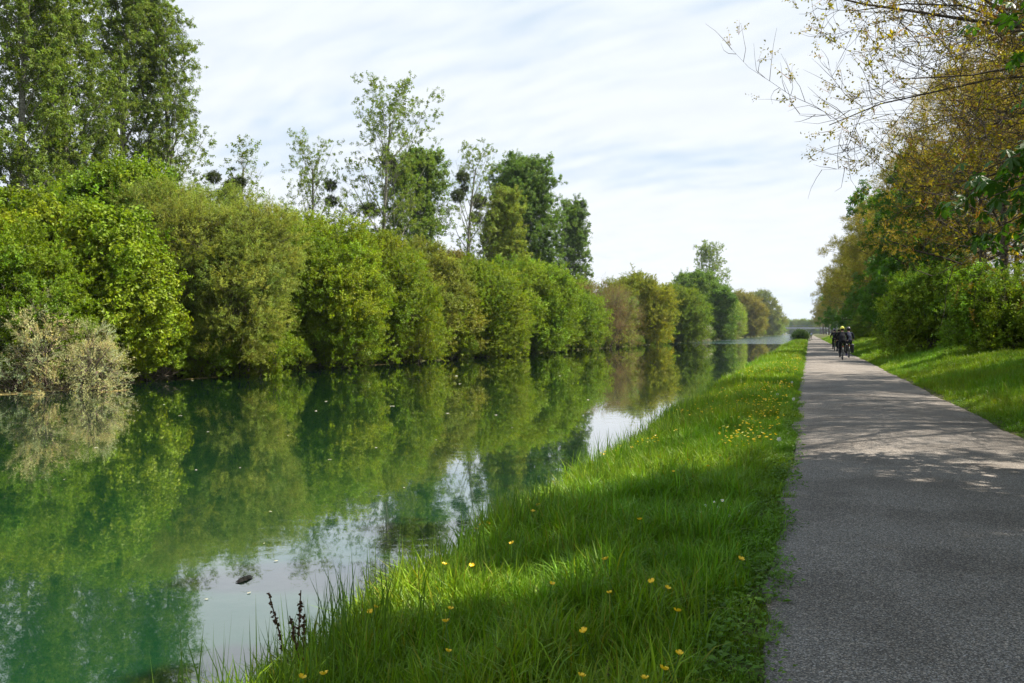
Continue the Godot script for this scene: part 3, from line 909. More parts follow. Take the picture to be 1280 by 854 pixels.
# ---------------------------------------------------------------- grass
func tuft(s: int, blades: int, radius: float, tall: float, width: float, lean: float) -> ArrayMesh:
	rng.seed = s
	var v := PackedVector3Array()
	var i := PackedInt32Array()
	var c := PackedColorArray()
	for k in blades:
		var a := rnd(0, TAU)
		var r := radius * sqrt(rng.randf())
		var p := Vector3(cos(a) * r, -0.02, sin(a) * r)
		var h := tall * rnd(0.45, 1.1)
		var b := rnd(0, TAU)
		var d := Vector3(cos(b), 0, sin(b))
		var bend := lean * rnd(0.2, 1.3)
		var side := Vector3(-d.z, 0, d.x).rotated(Vector3.UP, rnd(-0.9, 0.9)) * width * rnd(0.6, 1.2)
		var g := rnd(0.6, 1.0)
		var col := Color(g * rnd(0.78, 1.0), g, g * rnd(0.6, 1.0))
		if rng.randf() < 0.05: col = Color(1.0, 0.68, 1.0)
		var first := v.size()
		for q in 4:
			var f := q / 3.0
			var at := p + Vector3.UP * h * (f - bend * 0.45 * f * f * f) + d * h * bend * f * f
			if q < 3:
				var ww := side * (1.0 - 0.5 * f * f)
				v.append(at - ww)
				v.append(at + ww)
				c.append(col)
				c.append(col)
			else:
				v.append(at)
				c.append(col)
		i.append_array([first, first + 1, first + 3, first, first + 3, first + 2, first + 2, first + 3, first + 5, first + 2, first + 5, first + 4, first + 4, first + 5, first + 6])
	return mesh_of(v, i, null, c)

func herb(s: int, n: int, radius: float, l: float) -> ArrayMesh:
	rng.seed = s
	var v := PackedVector3Array()
	var i := PackedInt32Array()
	var c := PackedColorArray()
	for k in n:
		var a := rnd(0, TAU)
		var r := radius * sqrt(rng.randf())
		var at := Vector3(cos(a) * r, rnd(0.01, 0.08), sin(a) * r)
		var d := Vector3(cos(a + rnd(-1, 1)), rnd(-0.1, 0.5), sin(a + rnd(-1, 1))).normalized()
		var g := rnd(0.6, 1.0)
		leaf_quad(v, i, c, at, d, (Vector3.UP + rvec() * 0.4).normalized(), l * rnd(0.6, 1.2), l * rnd(0.45, 0.75), Color(g * 0.85, g, g))
	return mesh_of(v, i, null, c)

func grass() -> void:
	var tall := []
	var short := []
	var coarse := []
	for k in 4:
		tall.append(tuft(100 + k, 40, 0.1, 0.32, 0.004, 0.6))
		short.append(tuft(200 + k, 46, 0.11, 0.17, 0.0038, 0.7))
		coarse.append(tuft(300 + k, 44, 0.2, 0.32, 0.0075, 0.55))
	var herbs := [herb(401, 60, 0.12, 0.022), herb(402, 44, 0.12, 0.03), herb(403, 26, 0.11, 0.042)]
	var bank := Node3D.new()
	bank.name = "bank_grass"
	add_child(bank)
	tag(bank, "lush green grass on the bank between path and water", "grass", "", "stuff")
	var verge := Node3D.new()
	verge.name = "verge_grass"
	add_child(verge)
	tag(verge, "bright green grass on the rising verge right of the path", "grass", "", "stuff")
	var c := Color(0.22, 0.35, 0.012)
	# [t0, t1, per m2, kinds, size]
	for z in [[2.4, 6.0, 170, 0, 1.0], [6.0, 11.0, 130, 0, 1.05], [11.0, 20.0, 90, 0, 1.15], [20.0, 42.0, 42, 1, 1.0], [42.0, 90.0, 20, 1, 1.25], [90.0, 230.0, 5, 1, 1.7]]:
		for side in 2:
			if side == 1 and z[1] < 6.5: continue
			var x0: float = -2.95 if side == 0 else 2.84
			var x1: float = -0.14 if side == 0 else (7.5 if z[0] < 40 else 9.0)
			rng.seed = int(z[0] * 10) + side
			var lists := [[], [], [], [], [], [], [], [], [], [], []]
			var tints := [[], [], [], [], [], [], [], [], [], [], []]
			for k in int((x1 - x0) * (z[1] - z[0]) * z[2] * (1.0 if side == 0 else 0.8)):
				var x := rnd(x0, x1)
				var t := rnd(z[0], z[1])
				var y := ground_y(x, t)
				if y < WATER - 0.03: continue
				var edge := (-0.14 - x) if side == 0 else (x - 2.84)
				edge += 0.12 * noise.get_noise_2d(x * 30.0, t * 130.0)
				var patch := noise.get_noise_2d(x * 55.0, t * 55.0)
				var size: float = z[4] * rnd(0.75, 1.2) * (1.0 + 0.6 * patch)
				var which := 0
				if edge < 0.0: continue
				var low := edge < 0.32 + 0.3 * patch
				if low: size *= lerpf(0.45, 0.9, clampf(edge / 0.32, 0, 1))
				elif edge < 0.9: size *= 0.8
				if side == 0 and x < -2.0: size *= 1.0 + 0.15 * (-2.0 - x)
				if side == 1: size *= 0.85
				if z[3] == 0 and rng.randf() < (0.3 if low else 0.1 + 0.25 * maxf(0.0, patch)): which = 8 + rng.randi() % 3
				elif z[3] == 1: which = rng.randi() % 4
				elif low: which = 4 + rng.randi() % 4
				else: which = rng.randi() % 4
				if z[3] == 1 and low: size *= 0.55
				if which >= 8: size = rnd(0.7, 1.3)
				var yaw := Basis(Vector3.UP, rnd(0, TAU)) * Basis(Vector3.RIGHT, rnd(-0.15, 0.15))
				lists[which].append(Transform3D(yaw.scaled(Vector3(1, rnd(0.8, 1.2), 1) * size), Vector3(x, y, -t)))
				var warm := 0.35 * noise.get_noise_2d(x * 20.0 + 300.0, t * 20.0) + 0.1 * patch
				tints[which].append(tinted(Color(c.r * (1.0 + warm), c.g, c.b), 0.18) if which < 8 else tinted(Color(0.16, 0.27, 0.02), 0.2))
			for k in 11:
				if lists[k].size():
					var m: Mesh = herbs[k - 8] if k >= 8 else coarse[k] if z[3] == 1 else tall[k] if k < 4 else short[k - 4]
					scatter("tuft", m, M.grass, lists[k], tints[k], bank if side == 0 else verge)
	# thin tall flowering stalks at the water's edge
	var st := []
	var stt := []
	rng.seed = 99
	for k in 420:
		var t := 2.6 + 24.0 * pow(rng.randf(), 1.5)
		var x := near_edge(t) + rnd(-0.05, 0.7)
		st.append(Transform3D(Basis(Vector3.UP, rnd(0, TAU)).scaled(Vector3(1, 1.35, 1) * rnd(0.9, 1.5)), Vector3(x, ground_y(x, t), -t)))
		stt.append(tinted(Color(0.13, 0.22, 0.03), 0.2))
	scatter("stalk", tuft(500, 5, 0.06, 0.36, 0.0026, 0.35), M.grass, st, stt, bank)
	# crumbs of earth along the path edge are left to the asphalt's rough border

# ---------------------------------------------------------------- small things
func buttercup() -> Node3D:
	var o := thing("buttercup", "single yellow buttercup standing in the shaded bank grass", "flower", Vector3.ZERO, 0, "buttercups in the near grass")
	var w := Wood.new()
	w.tube(PackedVector3Array([Vector3(0, -0.3, 0), Vector3(0.012, -0.15, 0.01), Vector3.ZERO]), 0.0022, 0.0018, 4)
	part("stem", w.made(), M.stem, o)
	var v := PackedVector3Array()
	var i := PackedInt32Array()
	for k in 5:
		var a := TAU * k / 5
		var d := Vector3(cos(a), 0, sin(a))
		var s := Vector3(-d.z, 0, d.x)
		var b := v.size()
		v.append_array([Vector3.ZERO, d * 0.011 + s * 0.009 + Vector3.UP * 0.005, d * 0.011 - s * 0.009 + Vector3.UP * 0.005, d * 0.019 + s * 0.008 + Vector3.UP * 0.014, d * 0.019 - s * 0.008 + Vector3.UP * 0.014])
		i.append_array([b, b + 1, b + 2, b + 1, b + 3, b + 4, b + 1, b + 4, b + 2])
	part("petals", mesh_of(v, i), M.yellow, o)
	var m := SphereMesh.new()
	m.radius = 0.005
	m.height = 0.008
	m.radial_segments = 8
	m.rings = 4
	part("flower_centre", m, M.yellow, o).position.y = 0.004
	return o

func small_things() -> void:
	M.petal_pale = plain(Color(0.3, 0.29, 0.2), 0.7)
	M.stem = plain(Color(0.06, 0.14, 0.02), 0.6)
	M.yellow = plain(Color(0.82, 0.55, 0.012), 0.4)
	M.yellow.backlight_enabled = true
	M.yellow.backlight = Color(0.6, 0.5, 0.1)
	M.white = plain(Color(0.8, 0.8, 0.78), 0.6)
	M.seed = plain(Color(0.07, 0.035, 0.013), 0.8)
	# buttercups near enough to be told apart
	var cup := buttercup()
	var at := [[557, 778], [563, 762], [830, 838], [806, 849], [727, 846], [815, 728], [690, 731], [762, 742], [847, 765], [849, 818], [834, 736], [463, 766], [405, 844], [377, 848], [470, 760], [600, 657], [590, 649], [595, 662], [555, 706], [590, 708], [560, 815], [666, 640], [672, 632], [664, 626], [640, 680], [800, 650], [757, 700], [730, 790], [900, 570], [860, 575], [842, 590], [885, 583], [926, 700], [790, 560], [820, 545], [610, 655]]
	rng.seed = 17
	for k in at.size():
		var p := on_ground(at[k][0], at[k][1], 0.3) + Vector3(0, 0.3, 0)
		var o := cup if k == 0 else copy_of(cup, p, 0, 1)
		o.position = p
		o.rotation = Vector3(rnd(-0.5, 0.5), rnd(0, TAU), rnd(-0.4, 0.4))
		o.scale = Vector3.ONE * rnd(0.7, 1.0)
	# flowers further on, too many to count
	var fv := PackedVector3Array()
	var fi := PackedInt32Array()
	for k in 6:
		var a := TAU * k / 6
		fv.append(Vector3(cos(a) * 0.02, 0.012, sin(a) * 0.02))
	fv.append(Vector3.ZERO)
	for k in 6: fi.append_array([6, k, (k + 1) % 6])
	var where := []
	var tint := []
	for k in 7000:
		var t := 10.5 + 85.0 * pow(rng.randf(), 1.25)
		var x := rnd(-2.6, -0.35)
		var keep := 0.7 * noise.get_noise_2d(x * 35.0 + 50.0, t * 22.0) + 0.35 * noise.get_noise_2d(x * 120.0, t * 120.0)
		if keep < 0.02 + 0.2 * rng.randf(): continue
		where.append(Transform3D(Basis(Vector3.UP, rnd(0, TAU)) * Basis(Vector3.RIGHT, rnd(-0.5, 0.5)) * Basis.from_scale(Vector3.ONE * rnd(0.55, 1.05)), Vector3(x, ground_y(x, t) + rnd(0.14, 0.32), -t)))
		tint.append(Color(0.85, 0.58, 0.015) if rng.randf() < 0.85 else Color(0.8, 0.72, 0.2))
	var meadow := scatter("meadow_flowers", mesh_of(fv, fi), M.petal, where, tint, self)
	tag(meadow, "yellow buttercups strewn over the sunlit bank", "flowers", "", "stuff")
	# daisies
	var dv := PackedVector3Array()
	var di := PackedInt32Array()
	for k in 12:
		var a := TAU * k / 12
		var b := dv.size()
		var d := Vector3(cos(a), 0.1, sin(a))
		var s := Vector3(-d.z, 0, d.x) * 0.0032
		dv.append_array([d * 0.003, d * 0.014 + s, d * 0.014 - s])
		di.append_array([b, b + 1, b + 2])
	var ray_mesh := mesh_of(dv, di)
	var eye := SphereMesh.new()
	eye.radius = 0.0045
	eye.height = 0.006
	eye.radial_segments = 8
	eye.rings = 4
	var first: Node3D
	for q in [[882, 632], [888, 637], [893, 628], [899, 634], [903, 626], [905, 641], [911, 633], [917, 637], [897, 643], [877, 640], [912, 645], [925, 640]]:
		var p := on_ground(q[0], q[1], 0.13) + Vector3(0, 0.13, 0)
		if first == null:
			first = thing("daisy", "small white daisy in a cluster in the shaded grass", "flower", p, 0, "daisies in the near grass")
			part("petals", ray_mesh, M.white, first)
			part("flower_centre", eye, M.yellow, first)
			var w := Wood.new()
			w.tube(PackedVector3Array([Vector3(0, -0.13, 0), Vector3.ZERO]), 0.0014, 0.0014, 4)
			part("stem", w.made(), M.stem, first)
			first.rotation.x = 0.5
		else:
			copy_of(first, p, rnd(0, TAU), rnd(0.9, 1.3)).rotation.x = rnd(0.2, 0.7)
	# dandelion clocks
	var fluff := Wood.new()
	for k in 90:
		var d := rvec()
		fluff.tube(PackedVector3Array([d * 0.004, d * 0.02]), 0.0004, 0.0003, 3)
		for m in 4:
			fluff.tube(PackedVector3Array([d * 0.02, d * 0.025 + rvec() * 0.006]), 0.0005, 0.0003, 3)
	var clock: Node3D
	for q in [[974, 549], [972, 493], [992, 499], [990, 478]]:
		var p := on_ground(q[0], q[1], 0.2) + Vector3(0, 0.2, 0)
		if clock == null:
			clock = thing("dandelion_clock", "white round dandelion seed head at the path edge", "flower", p, 0, "dandelion clocks")
			part("seed_head", fluff.made(), M.white, clock)
			var w := Wood.new()
			w.tube(PackedVector3Array([Vector3(0.01, -0.22, 0), Vector3.ZERO]), 0.0025, 0.002, 5)
			part("stem", w.made(), M.stem, clock)
		else:
			copy_of(clock, p, 1.0, 1.2)
	# dock: brown seed stalks at the water's edge
	var base := at_x(368, -2.42)
	var dock := thing("dock_plant", "brown dock plant with knobbly seed stalks at the water's edge", "plant", base)
	rng.seed = 71
	for e in [[336, 742, 0.0], [376, 738, 0.1], [380, 768, 0.1], [362, 770, 0.0], [352, 806, 0.05]]:
		var depth: float = -(cam.basis.inverse() * (base - EYE)).z
		var tip: Vector3 = EYE + ray(e[0], e[1]) * (depth + e[2]) - base
		var w := Wood.new()
		var b0 := Vector3(rnd(-0.03, 0.03), -0.03, rnd(-0.03, 0.03))
		w.tube(PackedVector3Array([b0, b0.lerp(tip, 0.5) + Vector3(0.015, 0.03, 0), tip]), 0.006, 0.003, 5)
		var stalk := part("stalk", w.made(), M.seed, dock)
		for k in 34:
			var f := rnd(0.55, 1.0)
			var q := (b0.lerp(tip, 0.5) + Vector3(0.015, 0.03, 0)).lerp(tip, (f - 0.5) * 2.0) + rvec() * rnd(0.002, 0.011)
			var sv := Wood.new()
			sv.tube(PackedVector3Array([q, q + rvec() * 0.014]), 0.007, 0.002, 4)
			if k < 12: part("seed", sv.made(), M.seed, stalk)
			else:
				w.tube(PackedVector3Array([q, q + rvec() * 0.014]), 0.007, 0.002, 4)
		stalk.mesh = w.made()
	# weed growing onto the asphalt
	var wp := on_ground(985, 664)
	var weed := thing("creeping_weed", "small green weed creeping onto the asphalt edge", "plant", wp)
	part("leaves", herb(611, 90, 0.16, 0.026), M.chestnut, weed)
	# floating things
	var specks := [[408, 502], [395, 514], [490, 508], [560, 517], [620, 519], [570, 470], [240, 476], [205, 506], [172, 513], [160, 514], [225, 520], [260, 540], [700, 470], [640, 535], [545, 550], [470, 560], [300, 585], [245, 588], [330, 680], [345, 702], [311, 742], [258, 750], [338, 640], [412, 575], [505, 610], [735, 500], [575, 480], [360, 545], [120, 560], [80, 600]]
	rng.seed = 5
	var fl: Node3D
	for q in specks:
		var p := on_water(q[0], q[1])
		p.y = WATER + 0.006
		if fl == null:
			fl = thing("floating_petal", "pale petal floating on the calm water", "petal", p, 0, "petals floating on the canal")
			var lv := PackedVector3Array()
			var li := PackedInt32Array()
			for k in 9:
				var a := TAU * k / 9
				lv.append(Vector3(cos(a) * 0.06 * rnd(0.7, 1.2), 0.004 * sin(3 * a), sin(a) * 0.035 * rnd(0.7, 1.2)))
			lv.append(Vector3(0, 0.006, 0))
			for k in 9: li.append_array([9, k, (k + 1) % 9])
			part("blade", mesh_of(lv, li), M.petal_pale, fl)
		else:
			copy_of(fl, p, rnd(0, TAU), rnd(0.5, 1.1) * clampf(-p.z / 18.0, 0.22, 1.6))
	# mats of yellow-brown scum: along the far waterline and a small one adrift
	var mats := [[40, 490, 3.6, 0.5, "long yellowish scum mat along the bank below the pale blossoming shrub"], [150, 478, 1.6, 0.3, "yellowish scum mat beside the long one at the foot of the bushes"], [250, 473, 1.4, 0.14, "thin scum mat at the dark foot of the willow bush"], [330, 468, 1.0, 0.12, "thin scum mat below the overhanging bush"], [475, 456, 1.6, 0.16, "tan scum mat below the bright hornbeam bush"], [700, 438, 2.6, 0.25, "tan scum mat by the brown thicket"], [142, 489, 0.7, 0.14, "small scum patch adrift just off the long bank mat"], [306, 725, 0.09, 0.035, "small grey-brown leaf raft drifting in mid canal"]]
	for q in mats:
		var p := on_water(q[0], q[1])
		p.y = WATER + 0.004
		var o := thing("scum_mat", q[4], "algae", p)
		var lv := PackedVector3Array()
		var li := PackedInt32Array()
		var n := 40
		for k in n:
			var a := TAU * k / n
			var wob := 1.0 + 0.5 * noise.get_noise_2d(k * 25.0, q[0] * 9.0) + rnd(-0.12, 0.12)
			lv.append(Vector3(cos(a) * q[3] * wob, 0.0, sin(a) * q[2] * wob))
			lv.append(Vector3(cos(a) * q[3] * wob * 0.6, 0.008 + rnd(0, 0.012), sin(a) * q[2] * wob * 0.6))
		lv.append(Vector3(0, 0.016, 0))
		for k in n:
			var m := (k + 1) % n
			li.append_array([2 * k, 2 * m, 2 * k + 1, 2 * m, 2 * m + 1, 2 * k + 1, 2 * k + 1, 2 * m + 1, 2 * n])
		part("mat", mesh_of(lv, li), M.algae if q[2] > 0.1 else M.twig, o)

# ---------------------------------------------------------------- people and bicycles
# bones: [from, to, radius from, radius to, colour id]; meshed as surface nets
func flesh(bones: Array, cell: float, blend: float, v: PackedVector3Array, i: PackedInt32Array, ids: PackedInt32Array) -> void:
	var lo := Vector3.ONE * 99
	var hi := -lo
	for b in bones:
		var r: float = maxf(b[2], b[3]) + blend + cell * 2
		for k in 2:
			lo = lo.min(b[k] - Vector3.ONE * r)
			hi = hi.max(b[k] + Vector3.ONE * r)
	var nx := int((hi.x - lo.x) / cell) + 2
	var ny := int((hi.y - lo.y) / cell) + 2
	var nz := int((hi.z - lo.z) / cell) + 2
	var field := PackedFloat32Array()
	field.resize(nx * ny * nz)
	field.fill(1.0)
	var near := PackedFloat32Array()
	near.resize(nx * ny * nz)
	near.fill(9.0)
	var who := PackedByteArray()
	who.resize(nx * ny * nz)
	for b in bones:
		var r: float = maxf(b[2], b[3]) + blend + cell * 2
		var a: Vector3 = b[0]
		var e: Vector3 = b[1]
		var l := (a.min(e) - Vector3.ONE * r - lo) / cell
		var h := (a.max(e) + Vector3.ONE * r - lo) / cell
		var ae := e - a
		var len2 := maxf(ae.length_squared(), 1e-9)
		for z in range(maxi(0, int(l.z)), mini(nz, int(h.z) + 1)):
			for y in range(maxi(0, int(l.y)), mini(ny, int(h.y) + 1)):
				for x in range(maxi(0, int(l.x)), mini(nx, int(h.x) + 1)):
					var p := lo + Vector3(x, y, z) * cell
					var f := clampf((p - a).dot(ae) / len2, 0.0, 1.0)
					var d := (p - a - ae * f).length() - lerpf(b[2], b[3], f)
					var k := (z * ny + y) * nx + x
					var o := field[k]
					if d < near[k]:
						near[k] = d
						who[k] = b[4]
					var m := maxf(blend - absf(d - o), 0.0) / blend
					field[k] = minf(d, o) - m * m * blend * 0.25
	var cells := {}
	var first := v.size()
	var off := [0, 1, nx, nx + 1, nx * ny, nx * ny + 1, nx * ny + nx, nx * ny + nx + 1]
	for z in nz - 1:
		for y in ny - 1:
			for x in nx - 1:
				var k := (z * ny + y) * nx + x
				var ins := 0
				for q in 8:
					if field[k + off[q]] < 0.0: ins += 1
				if ins == 0 or ins == 8: continue
				var sum := Vector3.ZERO
				var n := 0
				for q in 8:
					for ax in 3:
						if q & (1 << ax): continue
						var g := q | (1 << ax)
						var fa := field[k + off[q]]
						var fb := field[k + off[g]]
						if (fa < 0.0) == (fb < 0.0): continue
						var t := fa / (fa - fb)
						var pa := Vector3(q & 1, (q >> 1) & 1, (q >> 2) & 1)
						var pb := Vector3(g & 1, (g >> 1) & 1, (g >> 2) & 1)
						sum += pa.lerp(pb, t)
						n += 1
				cells[k] = v.size()
				v.append(lo + (Vector3(x, y, z) + sum / n) * cell)
				ids.append(who[k])
	var step := [1, nx, nx * ny]
	for k in cells:
		for ax in 3:
			var u: int = step[(ax + 1) % 3]
			var w: int = step[(ax + 2) % 3]
			var fa := field[k]
			var fb := field[k + step[ax]]
			if (fa < 0.0) == (fb < 0.0): continue
			if not (cells.has(k - u) and cells.has(k - w) and cells.has(k - u - w)): continue
			var q := [cells[k], cells[k - u], cells[k - u - w], cells[k - w]]
			if fa < 0.0: i.append_array([q[0], q[2], q[1], q[0], q[3], q[2]])
			else: i.append_array([q[0], q[1], q[2], q[0], q[2], q[3]])

func hand_bones(wrist: Vector3, palm: Vector3, curl: Vector3, thumb: Vector3, side: Vector3, id: int) -> Array:
	var out := [[wrist, palm, 0.026, 0.032, id]]
	for k in 4:
		var root := palm + side * (k - 1.5) * 0.02
		var l: float = [0.034, 0.04, 0.037, 0.028][k]
		var d := (palm - wrist).normalized()
		var a := root + d * l
		var b := a + (d * 0.3 + curl).normalized() * l * 0.8
		out.append([root, a, 0.0095, 0.009, id])
		out.append([a, b, 0.009, 0.008, id])
		out.append([b, b + (curl - d * 0.5).normalized() * l * 0.6, 0.008, 0.007, id])
	var tb := wrist.lerp(palm, 0.45)
	out.append([tb, tb + thumb * 0.045, 0.012, 0.0105, id])
	out.append([tb + thumb * 0.045, tb + thumb * 0.05 + curl * 0.03, 0.0105, 0.008, id])
	return out

func head_bones(c: Vector3, fwd: Vector3, id: int, hair: int) -> Array:
	var s := fwd.cross(Vector3.UP).normalized()
	return [[c + Vector3(0, 0.03, 0) - fwd * 0.015, c + Vector3(0, 0.035, 0) + fwd * 0.02, 0.088, 0.082, hair], [c + fwd * 0.03, c - Vector3(0, 0.07, 0) + fwd * 0.055, 0.07, 0.045, id],
		[c + fwd * 0.095 + Vector3(0, 0.01, 0), c + fwd * 0.115 - Vector3(0, 0.025, 0), 0.012, 0.016, id], [c + s * 0.082, c + s * 0.086 - Vector3(0, 0.03, 0), 0.014, 0.01, id], [c - s * 0.082, c - s * 0.086 - Vector3(0, 0.03, 0), 0.014, 0.01, id],
		[c - Vector3(0, 0.14, 0) - fwd * 0.02, c - Vector3(0, 0.03, 0), 0.052, 0.055, id]]

var poses := {}
func pose(called: String) -> Array:
	if poses.has(called): return poses[called]
	var v := PackedVector3Array()
	var i := PackedInt32Array()
	var ids := PackedInt32Array()
	var B := []
	var head: Vector3
	var fwd := Vector3(0, 0, -1)
	if called == "riding":
		head = Vector3(0, 1.6, -0.3)
		B = [[Vector3(0, 1.0, 0.16), Vector3(0, 1.2, 0.06), 0.15, 0.15, 1], [Vector3(0, 1.2, 0.06), Vector3(0, 1.36, -0.12), 0.155, 0.13, 1], [Vector3(-0.15, 1.4, -0.16), Vector3(0.15, 1.4, -0.16), 0.075, 0.075, 1], [Vector3(0, 1.4, -0.18), Vector3(0, 1.5, -0.25), 0.06, 0.052, 3]]
		for s in [-1.0, 1.0]:
			var el := Vector3(0.27 * s, 1.2, -0.36)
			var wr := Vector3(0.27 * s, 1.07, -0.53)
			B += [[Vector3(0.18 * s, 1.39, -0.17), el, 0.062, 0.048, 1], [el, wr, 0.046, 0.032, 1]]
			var up: bool = s > 0
			var knee := Vector3(0.12 * s, 0.82 if up else 0.6, -0.22 if up else -0.12)
			var ank := Vector3(0.12 * s, 0.5 if up else 0.22, 0.05 if up else 0.06)
			B += [[Vector3(0.09 * s, 0.99, 0.14), knee, 0.1, 0.066, 2], [knee, ank, 0.066, 0.042, 2], [ank + Vector3(0, -0.04, 0.03), ank + Vector3(0, -0.07, -0.16), 0.042, 0.034, 4]]
			flesh(hand_bones(wr, wr + Vector3(0, -0.025, -0.06), Vector3(0, -1, 0.2), Vector3(-s, -0.5, -0.3).normalized(), Vector3(1, 0, 0), 3), 0.007, 0.01, v, i, ids)
	else:
		head = Vector3(0, 1.6, -0.03)
		B = [[Vector3(0, 0.95, 0), Vector3(0, 1.15, 0), 0.15, 0.14, 1], [Vector3(0, 1.15, 0), Vector3(0, 1.32, -0.01), 0.145, 0.14, 1], [Vector3(-0.14, 1.38, 0), Vector3(0.14, 1.38, 0), 0.075, 0.075, 1], [Vector3(0, 1.38, 0), Vector3(0, 1.5, -0.01), 0.06, 0.052, 3]]
		for s in [-1.0, 1.0]:
			var el := Vector3(0.25 * s, 1.12, 0.04 * s)
			var wr := Vector3(0.25 * s, 0.88, -0.1 * s)
			var knee := Vector3(0.1 * s, 0.5, -0.14 if s > 0 else 0.04)
			var ank := Vector3(0.1 * s, 0.1 if s > 0 else 0.16, -0.2 if s > 0 else 0.28)
			B += [[Vector3(0.18 * s, 1.37, 0), el, 0.06, 0.046, 1], [el, wr, 0.045, 0.03, 1], [Vector3(0.09 * s, 0.93, 0), knee, 0.098, 0.064, 2], [knee, ank, 0.064, 0.042, 2], [ank + Vector3(0, -0.04, 0.03), ank + Vector3(0, -0.06, -0.15), 0.042, 0.036, 4]]
			flesh(hand_bones(wr, wr + Vector3(0, -0.07, -0.01), Vector3(-s, -0.3, 0).normalized(), Vector3(-0.2 * s, -0.5, -0.8).normalized(), Vector3(0, 0, 1), 3), 0.007, 0.01, v, i, ids)
	flesh(B, 0.02, 0.05, v, i, ids)
	flesh(head_bones(head, fwd, 3, 5), 0.009, 0.02, v, i, ids)
	poses[called] = [v, i, ids, head]
	return poses[called]

func person(label: String, at: Vector3, kind: String, cols: Array, group: String, helmet = null) -> Node3D:
	var o := thing("person", label, "person", at, 0, group)
	var p := pose(kind)
	var c := PackedColorArray()
	for id in p[2]: c.append(cols[id])
	part("body", smooth(p[0], p[1], c), M.cloth, o)
	if helmet != null:
		var m := SphereMesh.new()
		m.radius = 0.135
		m.height = 0.2
		m.is_hemisphere = true
		m.radial_segments = 20
		m.rings = 8
		var h := part("helmet", m, plain(helmet, 0.4), o)
		h.position = p[3] + Vector3(0, 0.03, 0.0)
		h.scale = Vector3(0.88, 0.85, 1.1)
		h.rotation.x = -0.15
	return o

func torus(R: float, r: float) -> TorusMesh:
	var t := TorusMesh.new()
	t.outer_radius = R + r
	t.inner_radius = R - r
	t.rings = 36
	t.ring_segments = 8
	return t

